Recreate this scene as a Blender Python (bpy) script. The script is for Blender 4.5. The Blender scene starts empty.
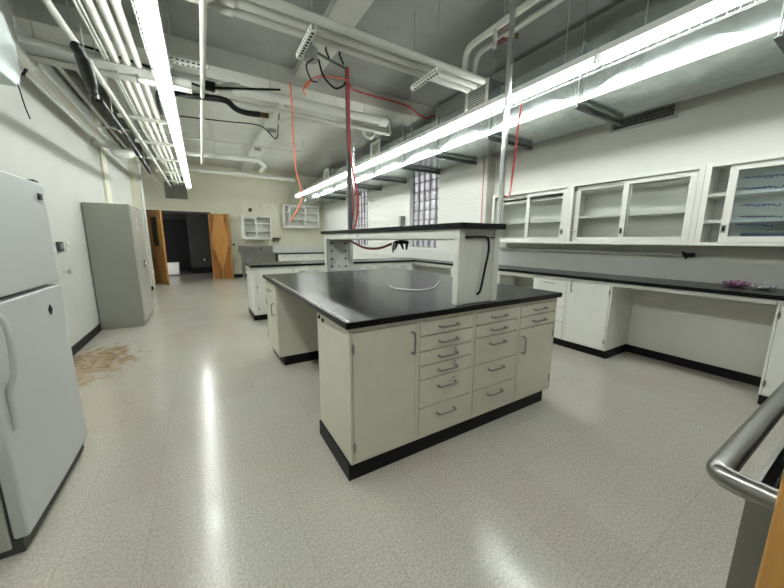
import bpy, math, random
from mathutils import Vector, Matrix
random.seed(7)
S = bpy.context.scene
COL = S.collection
PI = math.pi

# ------------------------------------------------------------------ materials
MATS = {}
def mat(name, col, rough=.5, metal=0., spec=.5, vary=.0, scale=6., bump=0., bscale=80., emit=None, coat=0., emit_s=0.):
    m = bpy.data.materials.new(name); m.use_nodes = True
    nt = m.node_tree; b = nt.nodes['Principled BSDF']
    b.inputs['Base Color'].default_value = (*col, 1)
    b.inputs['Roughness'].default_value = rough
    b.inputs['Metallic'].default_value = metal
    b.inputs['Specular IOR Level'].default_value = spec
    b.inputs['Coat Weight'].default_value = coat
    if emit:
        b.inputs['Emission Color'].default_value = (*emit, 1); b.inputs['Emission Strength'].default_value = emit_s
    tc = nt.nodes.new('ShaderNodeTexCoord')
    if vary > 0:
        n = nt.nodes.new('ShaderNodeTexNoise'); n.inputs['Scale'].default_value = scale; n.inputs['Detail'].default_value = 5
        nt.links.new(tc.outputs['Object'], n.inputs['Vector'])
        r = nt.nodes.new('ShaderNodeValToRGB')
        r.color_ramp.elements[0].position = .3; r.color_ramp.elements[1].position = .7
        r.color_ramp.elements[0].color = (*[max(0, c*(1-vary)) for c in col], 1)
        r.color_ramp.elements[1].color = (*[min(1, c*(1+vary)) for c in col], 1)
        nt.links.new(n.outputs['Fac'], r.inputs['Fac']); nt.links.new(r.outputs['Color'], b.inputs['Base Color'])
    if bump > 0:
        n2 = nt.nodes.new('ShaderNodeTexNoise'); n2.inputs['Scale'].default_value = bscale; n2.inputs['Detail'].default_value = 4
        nt.links.new(tc.outputs['Object'], n2.inputs['Vector'])
        bp = nt.nodes.new('ShaderNodeBump'); bp.inputs['Strength'].default_value = bump; bp.inputs['Distance'].default_value = .01
        nt.links.new(n2.outputs['Fac'], bp.inputs['Height']); nt.links.new(bp.outputs['Normal'], b.inputs['Normal'])
    MATS[name] = m
    return m

M_wall = mat('painted_plaster', (.74, .75, .69), .75, vary=.03, scale=2, bump=.12, bscale=40)
M_wall_back = mat('beige_plaster', (.76, .755, .61), .8, vary=.03, scale=2, bump=.12, bscale=40)
M_ceil = mat('near_slab_concrete', (.33, .34, .315), .9, vary=.14, scale=1.3, bump=.2, bscale=20)  # darker grey for the near bay of the ceiling
M_ceil_far = mat('far_slab_concrete', (.54, .55, .495), .9, vary=.10, scale=1.5, bump=.2, bscale=20)  # lighter grey for the ceiling beyond the beam
M_beam = mat('white_painted_concrete', (.62, .63, .58), .8, vary=.06, scale=3, bump=.15, bscale=30)
M_cream = mat('cream_enamel_steel', (.70, .685, .575), .38, vary=.035, scale=7, bump=.03, bscale=60)
M_white = mat('white_enamel_steel', (.77, .78, .73), .35, vary=.02, scale=6)
M_black_top = mat('black_epoxy_top', (.0028, .003, .0036), .25, spec=.26, vary=.3, scale=9, bump=.02, bscale=25)
M_rubber = mat('black_rubber_base', (.004, .004, .0042), .5, spec=.25)
M_chrome = mat('chrome', (.78, .79, .8), .16, 1.)
M_handle = mat('satin_nickel', (.36, .355, .335), .3, 1.)
M_steel = mat('stainless_steel', (.27, .265, .25), .28, 1., vary=.12, scale=5)
M_galv = mat('galvanised_steel', (.54, .60, .585), .21, .9, vary=.16, scale=9)
M_galv_dk = mat('dark_angle_iron', (.13, .14, .14), .55, .6)
M_pipe = mat('painted_pipe', (.58, .59, .53), .5, vary=.05, scale=5)
M_strut = mat('grey_painted_channel', (.50, .51, .47), .55, vary=.05, scale=5)
M_frig = mat('white_appliance_enamel', (.54, .565, .56), .42, bump=.12, bscale=220)
M_frig_dk = mat('fridge_gasket', (.05, .055, .05), .6)
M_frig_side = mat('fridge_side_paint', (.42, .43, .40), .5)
M_locker = mat('grey_locker_enamel', (.255, .262, .225), .42, vary=.03, scale=5)
M_locker_door = mat('grey_locker_door_enamel', (.40, .40, .36), .3)
M_dark = mat('black_plastic', (.005, .005, .005), .5, spec=.25)
M_greyp = mat('grey_plastic', (.30, .31, .30), .5)
M_ivory = mat('ivory_plastic', (.7, .68, .58), .5)
M_red = mat('red_hose_rubber', (.55, .035, .03), .45)
M_orange = mat('orange_cord_jacket', (.9, .20, .11), .45)
M_darkred = mat('dark_red_plastic', (.10, .010, .010), .4)
M_white_p = mat('white_cable_jacket', (.82, .82, .80), .45)
M_blue_ink = mat('blue_marker_ink', (.015, .05, .15), .6)
M_purple = mat('purple_plastic_bag', (.17, .075, .14), .4)
M_insul = mat('white_pipe_insulation', (.72, .72, .68), .9, vary=.1, scale=20, bump=.6, bscale=40)
M_hole = mat('dark_opening', (.006, .006, .006), .9)
M_tube = mat('fluorescent_tube', (.9, .9, .9), .4, emit=(.965, 1., .965), emit_s=24.)
M_refl = mat('white_reflector_enamel', (.86, .88, .86), .25)
M_pale_box = mat('pale_blue_grey_enamel', (.60, .66, .66), .5)
M_bsplash = mat('pale_grey_splash_panel', (.74, .75, .72), .5, vary=.03, scale=8)
M_dark_wall = mat('unlit_room_shade_plaster', (.05, .05, .043), .9)  # nearly black: the shade of the unlit room is put into the colour
M_black_backdrop = mat('black_backdrop', (.008, .008, .008), 1.)  # black of unlit depth, painted on the sheet beyond the doorway

def wood(name, c0, c1, diamond=False):
    m = bpy.data.materials.new(name); m.use_nodes = True
    nt = m.node_tree; b = nt.nodes['Principled BSDF']; b.inputs['Roughness'].default_value = .38
    tc = nt.nodes.new('ShaderNodeTexCoord'); mp = nt.nodes.new('ShaderNodeMapping')
    mp.inputs['Scale'].default_value = (9, 9, .9)
    nt.links.new(tc.outputs['Object'], mp.inputs['Vector'])
    n = nt.nodes.new('ShaderNodeTexNoise'); n.inputs['Scale'].default_value = 2.2; n.inputs['Detail'].default_value = 7; n.inputs['Distortion'].default_value = .7
    nt.links.new(mp.outputs['Vector'], n.inputs['Vector'])
    r = nt.nodes.new('ShaderNodeValToRGB')
    r.color_ramp.elements[0].position = .32; r.color_ramp.elements[0].color = (*c0, 1)
    r.color_ramp.elements[1].position = .68; r.color_ramp.elements[1].color = (*c1, 1)
    nt.links.new(n.outputs['Fac'], r.inputs['Fac']); nt.links.new(r.outputs['Color'], b.inputs['Base Color'])
    MATS[name] = m
    return m
M_oak = wood('oak_veneer', (.36, .165, .035), (.53, .275, .075))
M_oak_edge = wood('oak_edge', (.40, .19, .045), (.52, .27, .075))
M_oak_lt = wood('oak_light_figure', (.44, .20, .042), (.54, .27, .07))
M_oak_dk = wood('oak_dark_figure', (.20, .07, .012), (.36, .15, .032))

def glass_mat(name, col, alpha, rough=.05):
    m = bpy.data.materials.new(name); m.use_nodes = True
    nt = m.node_tree; nt.nodes.remove(nt.nodes['Principled BSDF'])
    out = nt.nodes['Material Output']
    t = nt.nodes.new('ShaderNodeBsdfTransparent'); t.inputs['Color'].default_value = (*col, 1)
    g = nt.nodes.new('ShaderNodeBsdfGlossy'); g.inputs['Roughness'].default_value = rough; g.inputs['Color'].default_value = (.9, .95, .95, 1)
    mx = nt.nodes.new('ShaderNodeMixShader')
    f = nt.nodes.new('ShaderNodeFresnel'); f.inputs['IOR'].default_value = 1.25
    ad = nt.nodes.new('ShaderNodeMath'); ad.operation = 'ADD'; ad.inputs[1].default_value = alpha
    nt.links.new(f.outputs['Fac'], ad.inputs[0])
    nt.links.new(ad.outputs[0], mx.inputs['Fac']); nt.links.new(t.outputs[0], mx.inputs[1]); nt.links.new(g.outputs[0], mx.inputs[2])
    nt.links.new(mx.outputs[0], out.inputs['Surface'])
    MATS[name] = m
    return m
M_glass = glass_mat('clear_cabinet_glass', (.99, 1., .995), .0)
M_glass_dk = glass_mat('smoked_door_glass', (.55, .55, .47), .12, .2)
M_glass_blue = glass_mat('blue_tinted_cabinet_glass', (.91, .95, .965), .015)

def block_mat():
    m = bpy.data.materials.new('glass_block'); m.use_nodes = True
    nt = m.node_tree; nt.nodes.remove(nt.nodes['Principled BSDF']); out = nt.nodes['Material Output']
    tr = nt.nodes.new('ShaderNodeBsdfTranslucent'); tr.inputs['Color'].default_value = (.90, .895, .905, 1)
    gl = nt.nodes.new('ShaderNodeBsdfGlossy'); gl.inputs['Roughness'].default_value = .12; gl.inputs['Color'].default_value = (.95, .95, 1, 1)
    df = nt.nodes.new('ShaderNodeBsdfTransparent'); df.inputs['Color'].default_value = (.23, .228, .235, 1)
    tc = nt.nodes.new('ShaderNodeTexCoord'); w = nt.nodes.new('ShaderNodeTexNoise')
    w.inputs['Scale'].default_value = 7; w.inputs['Detail'].default_value = 2
    mp = nt.nodes.new('ShaderNodeMapping'); mp.inputs['Scale'].default_value = (1, 2.0, .35)
    nt.links.new(tc.outputs['Object'], mp.inputs['Vector']); nt.links.new(mp.outputs['Vector'], w.inputs['Vector'])
    sp = nt.nodes.new('ShaderNodeSeparateXYZ'); nt.links.new(tc.outputs['Object'], sp.inputs[0])
    def mth(op, a, c=None):
        x = nt.nodes.new('ShaderNodeMath'); x.operation = op
        for k, v in enumerate((a, c)):
            if v is None: continue
            if isinstance(v, (int, float)): x.inputs[k].default_value = v
            else: nt.links.new(v, x.inputs[k])
        return x.outputs[0]
    ed = mth('ABSOLUTE', mth('SUBTRACT', mth('FRACT', mth('DIVIDE', sp.outputs['Y'], .206)), .5))      # 0 in the middle of a block, .5 at its edge
    fac = mth('ADD', mth('MULTIPLY', ed, 1.7), mth('MULTIPLY', mth('SUBTRACT', w.outputs['Fac'], .5), 1.3))
    rp = nt.nodes.new('ShaderNodeValToRGB'); rp.color_ramp.elements[0].position = .3; rp.color_ramp.elements[1].position = .75  # bright middle and grey rim: refraction painted into each block
    nt.links.new(fac, rp.inputs['Fac'])
    mx1 = nt.nodes.new('ShaderNodeMixShader'); nt.links.new(rp.outputs['Color'], mx1.inputs['Fac'])
    nt.links.new(tr.outputs[0], mx1.inputs[1]); nt.links.new(df.outputs[0], mx1.inputs[2])
    mx = nt.nodes.new('ShaderNodeMixShader'); mx.inputs['Fac'].default_value = .12
    nt.links.new(mx1.outputs[0], mx.inputs[1]); nt.links.new(gl.outputs[0], mx.inputs[2])
    nt.links.new(mx.outputs[0], out.inputs['Surface'])
    return m
M_block = block_mat()
M_mortar = mat('grey_mortar', (.22, .22, .21), .9)

def brick_mat():
    m = bpy.data.materials.new('white_painted_brick'); m.use_nodes = True
    nt = m.node_tree; b = nt.nodes['Principled BSDF']; b.inputs['Roughness'].default_value = .7
    tc = nt.nodes.new('ShaderNodeTexCoord'); sp = nt.nodes.new('ShaderNodeSeparateXYZ'); cb = nt.nodes.new('ShaderNodeCombineXYZ')
    nt.links.new(tc.outputs['Object'], sp.inputs[0]); nt.links.new(sp.outputs['Y'], cb.inputs['X']); nt.links.new(sp.outputs['Z'], cb.inputs['Y'])
    br = nt.nodes.new('ShaderNodeTexBrick'); br.inputs['Scale'].default_value = 1.
    br.inputs['Brick Width'].default_value = .21; br.inputs['Row Height'].default_value = .068; br.inputs['Mortar Size'].default_value = .006
    br.inputs['Color1'].default_value = (.76, .77, .73, 1); br.inputs['Color2'].default_value = (.745, .755, .715, 1); br.inputs['Mortar'].default_value = (.71, .72, .68, 1)
    nt.links.new(cb.outputs[0], br.inputs['Vector']); nt.links.new(br.outputs['Color'], b.inputs['Base Color'])
    bp = nt.nodes.new('ShaderNodeBump'); bp.inputs['Strength'].default_value = .35; bp.inputs['Distance'].default_value = .004; bp.invert = True
    nt.links.new(br.outputs['Fac'], bp.inputs['Height']); nt.links.new(bp.outputs['Normal'], b.inputs['Normal'])
    return m
M_brick = brick_mat()

def floor_mat():
    m = bpy.data.materials.new('vinyl_composition_tile'); m.use_nodes = True
    nt = m.node_tree; N = nt.nodes; L = nt.links; b = N['Principled BSDF']
    tc = N.new('ShaderNodeTexCoord')
    def noise(scale, detail, sx=1, sy=1):
        mp = N.new('ShaderNodeMapping'); mp.inputs['Scale'].default_value = (sx, sy, 1); L.new(tc.outputs['Object'], mp.inputs['Vector'])
        n = N.new('ShaderNodeTexNoise'); n.inputs['Scale'].default_value = scale; n.inputs['Detail'].default_value = detail
        L.new(mp.outputs['Vector'], n.inputs['Vector']); return n
    def ramp(src, p0, p1, c0, c1):
        r = N.new('ShaderNodeValToRGB'); r.color_ramp.elements[0].position = p0; r.color_ramp.elements[1].position = p1
        r.color_ramp.elements[0].color = (*c0, 1); r.color_ramp.elements[1].color = (*c1, 1); L.new(src, r.inputs['Fac']); return r.outputs['Color']
    def mix(fac, a, c, mode='MIX'):
        x = N.new('ShaderNodeMix'); x.data_type = 'RGBA'; x.blend_type = mode
        if isinstance(fac, float): x.inputs['Factor'].default_value = fac
        else: L.new(fac, x.inputs['Factor'])
        for s, v in ((x.inputs[6], a), (x.inputs[7], c)):
            if isinstance(v, tuple): s.default_value = (*v, 1)
            else: L.new(v, s)
        return x.outputs[2]
    def math_(op, a, c=None):
        x = N.new('ShaderNodeMath'); x.operation = op
        for k, v in enumerate((a, c)):
            if v is None: continue
            if isinstance(v, (int, float)): x.inputs[k].default_value = v
            else: L.new(v, x.inputs[k])
        return x.outputs[0]
    sp = N.new('ShaderNodeSeparateXYZ'); L.new(tc.outputs['Object'], sp.inputs[0])
    T = .3048
    u = math_('DIVIDE', math_('ADD', sp.outputs['X'], .012 + 30*T), T); v = math_('DIVIDE', math_('SUBTRACT', sp.outputs['Y'], 1.32 - 30*T), T)
    # per-tile tone
    cb = N.new('ShaderNodeCombineXYZ'); L.new(math_('FLOOR', u), cb.inputs[0]); L.new(math_('FLOOR', v), cb.inputs[1])
    wn = N.new('ShaderNodeTexWhiteNoise'); wn.noise_dimensions = '2D'; L.new(cb.outputs[0], wn.inputs['Vector'])
    base = ramp(noise(1.1, 3).outputs['Fac'], .35, .65, (.50, .435, .37), (.475, .49, .425))
    base = mix(.55, base, ramp(wn.outputs['Value'], 0, 1, (.475, .45, .395), (.505, .50, .435)))
    fl = noise(95, 3, 1, 1)
    base = mix(.75, base, ramp(fl.outputs['Fac'], .35, .66, (.74, .73, .72), (1.17, 1.17, 1.16)), 'MULTIPLY')
    sk = noise(210, 2); base = mix(math_('MULTIPLY', ramp(sk.outputs['Fac'], .66, .72, (0, 0, 0), (1, 1, 1)), .5), base, (.20, .18, .16))
    # seams
    def seam(c):
        f = math_('FRACT', c); d = math_('MINIMUM', f, math_('SUBTRACT', 1., f)); return math_('LESS_THAN', d, .004)
    sm = math_('MAXIMUM', seam(u), seam(v))
    base = mix(math_('MULTIPLY', sm, .36), base, (.17, .155, .135))
    # worn, rust-brown stain beside the fridge
    def dist(cx, cy, rx, ry):
        a = math_('DIVIDE', math_('SUBTRACT', sp.outputs['X'], cx), rx); c = math_('DIVIDE', math_('SUBTRACT', sp.outputs['Y'], cy), ry)
        return math_('SQRT', math_('ADD', math_('MULTIPLY', a, a), math_('MULTIPLY', c, c)))
    wob = noise(7, 6, 1.3, .8); d = math_('ADD', dist(-1.15, 4.42, .42, .72), math_('MULTIPLY', math_('SUBTRACT', wob.outputs['Fac'], .5), 2.0))
    msk = ramp(d, .55, 1.0, (1, 1, 1), (0, 0, 0))
    base = mix(math_('MULTIPLY', msk, .95), base, ramp(noise(16, 5, .8, 2.2).outputs['Fac'], .4, .62, (.17, .095, .045), (.48, .34, .20)))
    wob2 = noise(5, 5); d2 = math_('ADD', dist(-1.0, 3.2, .6, 1.3), math_('MULTIPLY', math_('SUBTRACT', wob2.outputs['Fac'], .5), .8))
    base = mix(math_('MULTIPLY', ramp(d2, .4, 1.1, (1, 1, 1), (0, 0, 0)), .35), base, (.40, .31, .20))
    L.new(base, b.inputs['Base Color'])
    L.new(math_('ADD', math_('MULTIPLY', noise(5.5, 5).outputs['Fac'], .20), .085), b.inputs['Roughness'])
    b.inputs['Specular IOR Level'].default_value = .5
    bp = N.new('ShaderNodeBump'); bp.inputs['Strength'].default_value = .14; bp.inputs['Distance'].default_value = .004
    L.new(noise(9, 5).outputs['Fac'], bp.inputs['Height']); L.new(bp.outputs['Normal'], b.inputs['Normal'])
    return m
M_floor = floor_mat()

# ------------------------------------------------------------------ mesh helpers
class MB:
    def __init__(s): s.v = []; s.f = []
    def add(s, v, f):
        n = len(s.v); s.v += [Vector(p) for p in v]; s.f += [[i+n for i in q] for q in f]; return s
    def box(s, x0, x1, y0, y1, z0, z1):
        x0, x1 = sorted((x0, x1)); y0, y1 = sorted((y0, y1)); z0, z1 = sorted((z0, z1))
        v = [(x, y, z) for x in (x0, x1) for y in (y0, y1) for z in (z0, z1)]
        return s.add(v, [(0,1,3,2),(4,6,7,5),(0,4,5,1),(2,3,7,6),(0,2,6,4),(1,5,7,3)])
    def prism(s, poly, ax, a, b):           # poly in the two other axes, extruded along ax
        n = len(poly)
        def P(p, t): 
            q = list(p); q.insert('xyz'.index(ax), t); return tuple(q)
        v = [P(p, a) for p in poly] + [P(p, b) for p in poly]
        f = [tuple(range(n))[::-1], tuple(range(n, 2*n))] + [(i, (i+1) % n, n+(i+1) % n, n+i) for i in range(n)]
        return s.add(v, f)
    def tube(s, pts, r, n=10, cap=True):
        pts = [Vector(p) for p in pts]; rs = r if isinstance(r, (list, tuple)) else [r]*len(pts)
        up = None; rings = []
        for i, p in enumerate(pts):
            a = pts[max(i-1, 0)]; b = pts[min(i+1, len(pts)-1)]; t = (b-a).normalized()
            if i not in (0, len(pts)-1):
                t = ((p-a).normalized() + (b-p).normalized()).normalized()
            if up is None:
                up = t.cross(Vector((0, 0, 1)))
                if up.length < .05: up = t.cross(Vector((1, 0, 0)))
            up = (up - t*up.dot(t)).normalized(); w = t.cross(up)
            rings.append([p + (up*math.cos(2*PI*k/n) + w*math.sin(2*PI*k/n))*rs[i] for k in range(n)])
        v = [q for rg in rings for q in rg]; f = []
        for i in range(len(rings)-1):
            f += [(i*n+k, i*n+(k+1) % n, (i+1)*n+(k+1) % n, (i+1)*n+k) for k in range(n)]
        if cap: f += [tuple(range(n))[::-1], tuple(range((len(rings)-1)*n, len(rings)*n))]
        return s.add(v, f)
    def cyl(s, a, b, r, n=12): return s.tube([a, b], r, n)
    def move(s, d):
        d = Vector(d); s.v = [p+d for p in s.v]; return s
    def build(s, name, m, parent=None, bevel=0., smooth=True, seg=2):
        me = bpy.data.meshes.new(name); me.from_pydata([tuple(p) for p in s.v], [], s.f); me.update()
        import bmesh
        bm = bmesh.new(); bm.from_mesh(me); bmesh.ops.recalc_face_normals(bm, faces=bm.faces); bm.to_mesh(me); bm.free()
        me.materials.append(m)
        if smooth:
            for p in me.polygons: p.use_smooth = True
            me.set_sharp_from_angle(angle=math.radians(40))
        o = bpy.data.objects.new(name, me); COL.objects.link(o)
        if parent: o.parent = parent
        if bevel:
            md = o.modifiers.new('edge', 'BEVEL'); md.width = bevel; md.segments = seg; md.limit_method = 'ANGLE'; md.harden_normals = bool(smooth)
        return o
def spline(pts, n=8):
    pts = [Vector(p) for p in pts]; out = []
    P = [pts[0]*2-pts[1]] + pts + [pts[-1]*2-pts[-2]]
    for i in range(1, len(P)-2):
        for k in range(n):
            t = k/n; a, b, c, d = P[i-1], P[i], P[i+1], P[i+2]
            out.append(.5*((2*b)+(-a+c)*t+(2*a-5*b+4*c-d)*t*t+(-a+3*b-3*c+d)*t**3))
    return out + [pts[-1]]
def bend(pts, r=.06, n=5):                  # polyline with rounded corners
    pts = [Vector(p) for p in pts]; out = [pts[0]]
    for i in range(1, len(pts)-1):
        a, b, c = pts[i-1], pts[i], pts[i+1]
        q = min(r, (a-b).length*.45, (c-b).length*.45)
        p0 = b+(a-b).normalized()*q; p1 = b+(c-b).normalized()*q
        for k in range(n+1):
            t = k/n; out.append(p0*(1-t)**2 + b*2*t*(1-t) + p1*t*t)
    return out + [pts[-1]]
def tag(o, label, cat, group=None, kind=None):
    if label: o['label'] = label
    if cat: o['category'] = cat
    if group: o['group'] = group
    if kind: o['kind'] = kind
    return o
def thing(name, label, cat, loc=(0, 0, 0), rz=0., group=None):
    o = bpy.data.objects.new(name, None); o.empty_display_size = .1; COL.objects.link(o)
    o.location = loc; o.rotation_euler = (0, 0, rz)
    return tag(o, label, cat, group)
def single(name, mb, m, label, cat, base=(0, 0, 0), group=None, bevel=0.):
    mb.move(-Vector(base)); o = mb.build(name, m, None, bevel); o.location = base
    return tag(o, label, cat, group)
def struct(name, mb, m, bevel=0.):
    o = mb.build(name, m, None, bevel, smooth=False); o['kind'] = 'structure'; return o
def children(o): return [c for c in COL.objects if c.parent == o]
def copy_tree(o, loc=None, label=None, rz=None, parent=None):
    c = o.copy(); COL.objects.link(c)
    if parent: c.parent = parent
    if loc is not None: c.location = loc
    if rz is not None: c.rotation_euler = (0, 0, rz)
    if label: c['label'] = label
    for ch in children(o): copy_tree(ch, parent=c)
    return c

# ------------------------------------------------------------------ the room
XL, XR, YB, YF, ZC = -1.383, 4.345, 12.22, -4.2, 3.68
XB = 4.18                                   # face of the brick part of the right wall
struct('floor', MB().box(XL-.2, XR+.5, YF-.2, 17.2, -.1, 0), M_floor)
BY0, BY1, BZ = 4.86, 5.30, 3.46
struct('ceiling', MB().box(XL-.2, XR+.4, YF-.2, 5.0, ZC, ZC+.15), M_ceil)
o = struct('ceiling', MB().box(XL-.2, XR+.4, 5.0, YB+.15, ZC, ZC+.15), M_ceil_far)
struct('trim_1', MB().box(XL, XR+.2, BY0, BY1, BZ, ZC), M_beam)
struct('trim_2', MB().box(1.31, 1.61, YF, BY0, ZC-.09, ZC), M_beam)
struct('trim_3', MB().box(1.31, 1.61, BY1, YB, ZC-.09, ZC), M_beam)
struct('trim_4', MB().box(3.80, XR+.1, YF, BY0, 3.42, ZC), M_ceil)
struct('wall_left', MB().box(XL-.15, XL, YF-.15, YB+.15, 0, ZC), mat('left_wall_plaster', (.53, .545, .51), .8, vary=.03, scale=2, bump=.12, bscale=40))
struct('wall_left_pier', MB().box(XL, -1.195, 10.22, 10.62, 0, ZC), M_wall_back)
struct('trim_5', MB().box(XL, XL+.035, 7.45, 7.80, 0, ZC), M_wall_back)
struct('trim_6', MB().box(-1.225, -1.188, 10.212, 10.225, .1, ZC).box(-1.196, -1.188, 10.212, 10.63, .1, ZC), M_white)
struct('wall_front', MB().box(XL-.15, XR+.3, YF-.15, YF, 0, ZC), M_wall)
# back wall with the doorway
DX0, DX1, DZ = XL, .30, 2.17
struct('wall_back', MB().box(DX1, XR+.3, YB, YB+.15, 0, ZC).box(XL, DX1, YB, YB+.15, DZ, ZC), M_wall_back)
struct('trim_7', MB().box(DX1-.03, DX1+.03, YB-.01, YB+.16, 0, DZ).box(XL, DX1+.03, YB-.01, YB+.16, DZ-.03, DZ+.03), mat('dark_door_frame', (.03, .028, .022), .5))
# right wall: plaster towards the camera, painted brick with two openings beyond
struct('wall_right', MB().box(XR, XR+.15, YF-.15, 3.87, 0, ZC), M_wall)
W1, W2 = (5.13, 6.16), (8.32, 9.35); WZ0, WZ1 = 1.17, 3.60
wr = MB()
for a, b in ((3.87, W1[0]), (W1[1], W2[0]), (W2[1], YB+.15)): wr.box(XB, XR+.4, a, b, 0, ZC)
for a, b in (W1, W2): wr.box(XB, XR+.4, a, b, 0, WZ0); wr.box(XB, XR+.4, a, b, WZ1, ZC)
struct('wall_right_brick', wr, M_brick)
struct('trim_8', MB().box(XB-.002, XR, 3.858, 3.872, 0, ZC), mat('shaded_brick_end', (.50, .50, .45), .8))  # sheet over the brick end, its shadow put into the colour
for k, (a, b) in enumerate((W1, W2)):
    root = tag(bpy.data.objects.new('window_%d' % (k+1), None), None, None, None, 'structure'); COL.objects.link(root); root.location = (XB+.15, a, WZ0)
    ny, nz = 5, 12; dy = (b-a)/ny; dz = (WZ1-WZ0)/nz
    mm = MB()
    for i in range(ny+1): mm.box(-.047, .047, max(0, i*dy-.007), min(b-a, i*dy+.007), 0, WZ1-WZ0)
    for j in range(nz+1): mm.box(-.0475, .0475, 0, b-a, max(0, j*dz-.009), min(WZ1-WZ0, j*dz+.009))
    mm.build('window_frame', M_mortar, root, smooth=False)
    g = MB()
    for i in range(ny):
        for j in range(nz):
            y0, y1, z0, z1 = i*dy+.006, (i+1)*dy-.006, j*dz+.006, (j+1)*dz-.006
            q = .03
            for sx in (-1, 1):
                x0, x1 = sx*.03, sx*.046
                v = [(x0, y0, z0), (x0, y1, z0), (x0, y1, z1), (x0, y0, z1), (x1, y0+q, z0+q), (x1, y1-q, z0+q), (x1, y1-q, z1-q), (x1, y0+q, z1-q)]
                g.add(v, [(0,1,5,4),(1,2,6,5),(2,3,7,6),(3,0,4,7),(4,5,6,7)])
    g.build('glass_blocks', M_block, root)
# skirting
def base_strip(name, *b): return struct(name, MB().box(*b), M_rubber)
base_strip('baseboard_left', XL, XL+.012, YF, 10.2, 0, .10)
base_strip('baseboard_back', .34, XR, YB-.012, YB, 0, .12)
base_strip('baseboard_right', XR-.012, XR, YF, 3.855, 0, .09)
base_strip('baseboard_pier', XL, -1.185, 10.208, 10.22, 0, .10)

# ------------------------------------------------------------------ the dark room beyond the double door
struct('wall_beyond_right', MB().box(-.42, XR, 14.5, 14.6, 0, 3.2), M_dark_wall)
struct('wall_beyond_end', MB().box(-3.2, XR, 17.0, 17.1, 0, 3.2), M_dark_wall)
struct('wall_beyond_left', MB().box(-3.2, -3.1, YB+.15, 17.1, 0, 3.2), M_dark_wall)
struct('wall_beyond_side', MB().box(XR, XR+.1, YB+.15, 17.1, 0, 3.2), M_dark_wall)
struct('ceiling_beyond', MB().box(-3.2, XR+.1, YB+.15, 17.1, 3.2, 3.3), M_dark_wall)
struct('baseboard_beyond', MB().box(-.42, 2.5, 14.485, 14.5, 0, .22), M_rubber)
t = thing('storage_cabinet', 'low pale cabinet on the floor of the dark room beyond the doorway', 'cabinet', (-.95, 14.0, 0))
MB().box(-.2, .16, 0, .4, .03, .47).build('body', M_white, t, .004)
MB().box(-.18, .14, -.018, 0, .06, .44).build('door', M_white, t, .003)
t = thing('wall_outlet', 'small dark outlet low on the wall of the dark room beyond the doorway', 'outlet', (.04, 14.5, .53))
MB().box(-.09, .09, -.02, 0, -.08, .08).build('plate', M_dark, t, .004)
MB().box(-.05, .05, -.026, -.02, -.05, .05).build('socket', M_greyp, t)
t = thing('dark_backdrop', 'black screen added as unlit depth of the dark room beyond the doorway', 'backdrop', (-1.0, 15.4, 0))
MB().box(-.55, .52, 0, .03, .05, 2.1).build('panel', M_black_backdrop, t)  # added black sheet, paints the darkness at the left of the doorway
for x in (-.5, .47): MB().box(x-.03, x+.03, -.15, .18, 0, .05).build('foot', M_dark, t)

# ------------------------------------------------------------------ double door leaves
def lever(root, x, z, y=-.03, mirror=1):
    h = MB().cyl((x, y+.012, z), (x, y-.004, z), .026, 14)
    h.tube(bend([(x, y, z), (x, y-.05, z), (x-mirror*.12, y-.05, z)], .02), .009, 8)
    return h.build('lever_handle', M_chrome, root)
LW = .90
ang = math.atan2(11.16-11.96, -.93+1.31)
t = thing('door_leaf', 'oak door leaf with narrow glass panel and lever, swung open at left of doorway', 'door', (-1.31, 11.96, .01), ang)
dl = MB()   # local x along the leaf, opening for the glass
GX0, GX1, GZ0, GZ1 = .15, LW-.24, 1.10, 1.96
dl.box(0, GX0, -.022, .022, 0, 2.13).box(GX1, LW, -.022, .022, 0, 2.13).box(GX0, GX1, -.022, .022, 0, GZ0).box(GX0, GX1, -.022, .022, GZ1, 2.13)
dl.build('leaf', M_oak, t, .002)
fr = MB()
for a, b, c, d in ((GX0-.015, GX0+.012, GZ0-.015, GZ1+.015), (GX1-.012, GX1+.015, GZ0-.015, GZ1+.015), (GX0, GX1, GZ0-.015, GZ0+.012), (GX0, GX1, GZ1-.012, GZ1+.015)):
    fr.box(a, b, -.028, .028, c, d)
gf = fr.build('glass_stop', M_oak_edge, t)
MB().box(GX0, GX1, -.003, .003, GZ0, GZ1).build('glass_pane', M_glass_dk, t)
lever(t, LW-.07, 1.0); 
for z in (.25, 1.05, 1.9): MB().cyl((0, -.03, z-.05), (0, -.03, z+.05), .01).build('hinge', M_handle, t)
ang = math.atan2(11.93-12.15, .60)
t = thing('door_leaf', 'oak door leaf with dark diamond veneer figure folded back against beige back wall', 'door', (.255, 12.16, .01), ang)
W = .63
MB().box(0, W, -.022, .022, 0, 2.14).build('leaf', M_oak_lt, t, .002)
fg = MB()
cx = W*.50
for sx in (-1, 1):                       # dark figure outside the light diamond
    e = W*.44
    fg.prism([(cx+sx*W*h_, z_) for h_, z_ in ((.42, 2.13), (.22, 2.13), (.24, 1.95), (.30, 1.72), (.40, 1.42), (.42, 1.2), (.36, 1.08), (.36, .98), (.27, .92), (.24, .76), (.13, .52), (.02, .30), (.02, .02), (.43, .02), (.465, .8), (.475, 1.3), (.45, 1.75))], 'y', -.0235, -.021)
fg.build('veneer_figure', M_oak_dk, t)
MB().box(W-.03, W+.002, -.0245, .0245, 0, 2.14).build('edge_band', M_oak_edge, t)
MB().cyl((W-.06, -.022, 1.02), (W-.06, -.075, 1.02), .022).build('door_knob', M_dark, t)

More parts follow.
